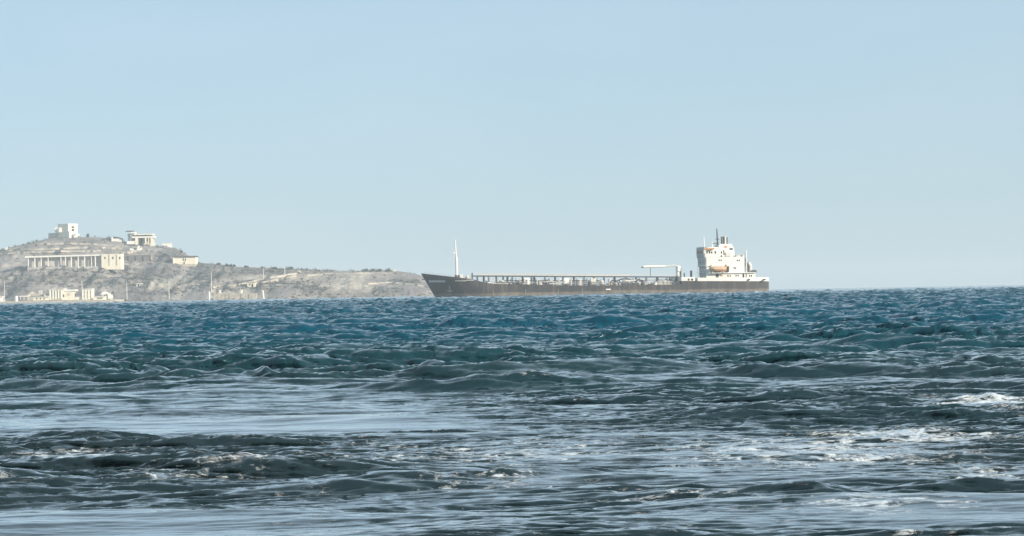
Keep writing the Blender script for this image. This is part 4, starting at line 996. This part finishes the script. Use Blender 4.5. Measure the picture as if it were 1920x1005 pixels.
# aft deck gear
sbox('aft_bulkhead', 1400.6, 1403.4, 483.5, 494, YF + .4, 4.4, S_DARK)
bm = B(); x_ = lx(1410, -4); tube(bm, (x_, -4, lz(1410, 509.4)), (x_, -4, lz(1410, 495)), .62, .62, 12); tube(bm, (x_, -4, lz(1410, 496)), (x_ - .7, -4, lz(1410, 491)), .62, .8, 12); obj('cowl_vent', bm, S_OFFW, ship)
bm = B(); x_ = lx(1406, -4.6); tube(bm, (x_, -4.6, lz(1406, 509.4)), (x_, -4.6, lz(1406, 497)), .4, .4, 10); tube(bm, (x_, -4.6, lz(1406, 498)), (x_ - .5, -4.6, lz(1406, 493)), .4, .6, 10); obj('cowl_vent', bm, S_DARK, ship)
bm = B(); x_ = lx(1416, -4.4); z_ = lz(1416, 507.6); tube(bm, (x_ - .9, -4.4, z_), (x_ + .9, -4.4, z_), .5, .5, 12); obj('raft_canister', bm, S_DARK, ship)
sbox('aft_locker', 1411.5, 1419, 505.2, 509.4, -3.4, 1, S_OFFW, bev=.1)
obj('capstan', tube(B(), (lx(1432, -3), -3, lz(1432, 525)), (lx(1432, -3), -3, lz(1432, 518.4)), .45, .32, 12), S_WHITE, ship)
# davits
for px in (1333.5, 1362.5):
    y = YF - .1; d = path_tube(B(), [(lx(px, y), y, lz(px, 510)), (lx(px, y), y, lz(px, 496.5)), (lx(px, y), y - .9, lz(px, 495)), (lx(px, y), y - 1.6, lz(px, 496.5))], .13, 6)
    obj('davit', d, S_OFFW if px < 1340 else S_BOAT, ship)
for px in (1367, ): sbox('davit_winch', px - 1.6, px + 1.6, 497.6, 508.5, YF - .8, YF - .05, S_DARK)
sbox('boat_chock', 1336, 1337.5, 507.8, 509.7, YF - 1.7, YF - .3, S_OFFW); sbox('boat_chock', 1357, 1358.5, 507.8, 509.7, YF - 1.7, YF - .3, S_OFFW)
# lifeboat: a thing of its own that hangs in the davits
yb = YF - 1.15; pc = Vector((lx(1347.5, yb), yb, lz(1347.5, 508.2)))
Rz = Matrix.Rotation(PHI, 4, 'Z'); wp = ship.location + (Rz @ pc)
lb = thing('lifeboat', 'faded orange lifeboat slung under davits beside the wheelhouse', 'lifeboat', wp, PHI)
half = (1363.5 - 1331) / SPX / 2; hh = lz(1347, 498) - lz(1347, 508.2)
def boat_shell(z0, z1, flat):
    bm = B(); rows = []
    for i in range(15):
        t = -1 + 2 * i / 14; w = (1 - abs(t) ** 3.2) ** .6 * 1.05 + .02; row = []
        lift = .35 * abs(t) ** 3 * (1 if not flat else 0)
        for j in range(9):
            a_ = math.pi * j / 8
            y_ = -w * math.cos(a_); s_ = math.sin(a_)
            z_ = (z1 - (z1 - z0 - lift) * s_ ** .7) if not flat else (z0 + (z1 - z0) * s_ ** .8 * (1 - .35 * abs(t) ** 3))
            row.append(bm.verts.new((t * half * (1 - .04 * s_), y_, z_)))
        rows.append(row)
    for i in range(14):
        for j in range(8): bm.faces.new((rows[i][j], rows[i + 1][j], rows[i + 1][j + 1], rows[i][j + 1]))
    bm.faces.new(rows[0][::-1]); bm.faces.new(rows[-1]); return bm
obj('boat_hull', boat_shell(0, hh * .55, False), S_BOAT, lb, True)
obj('boat_cover', boat_shell(hh * .55, hh * 1.05, True), plain('lifeboat_cover', (0.56, 0.36, 0.22), .7, .2, 1.2), lb, True)
bm = B()
for sgn in (-1, 1): tube(bm, (-half * .93, sgn * .6, hh * .56), (half * .93, sgn * .6, hh * .56), .06, .06, 6)
for sgn in (-1, 1): tube(bm, (-half * .6, sgn * 1.03, hh * .55), (half * .6, sgn * 1.03, hh * .55), .08, .08, 6)
obj('grab_line', bm, S_OFFW, lb)
for sgn in (-1, 1): obj('lifting_hook', tube(B(), (sgn * half * .85, 0, hh * .7), (sgn * half * .85, 0, hh * 1.35), .07, .07, 6), S_DARK, lb)
# ------------------------------------------------------------------ the air
def build_haze():
    bm = B(); box(bm, -4400, 4400, -120, 6800, -8, 62)
    m = bpy.data.materials.new('haze_air'); m.use_nodes = True; nt = m.node_tree
    nt.nodes.clear()
    o = nt.nodes.new('ShaderNodeOutputMaterial'); p = nt.nodes.new('ShaderNodeVolumePrincipled')
    p.inputs['Color'].default_value = (0.84, 0.93, 1.0, 1); p.inputs['Density'].default_value = 0.00023
    p.inputs['Anisotropy'].default_value = 0.0
    nt.links.new(p.outputs[0], o.inputs['Volume'])
    h = obj('haze', bm, m)
    tag(h, 'pale bluish sea haze softening the far shore', 'haze', kind='stuff')
build_haze()
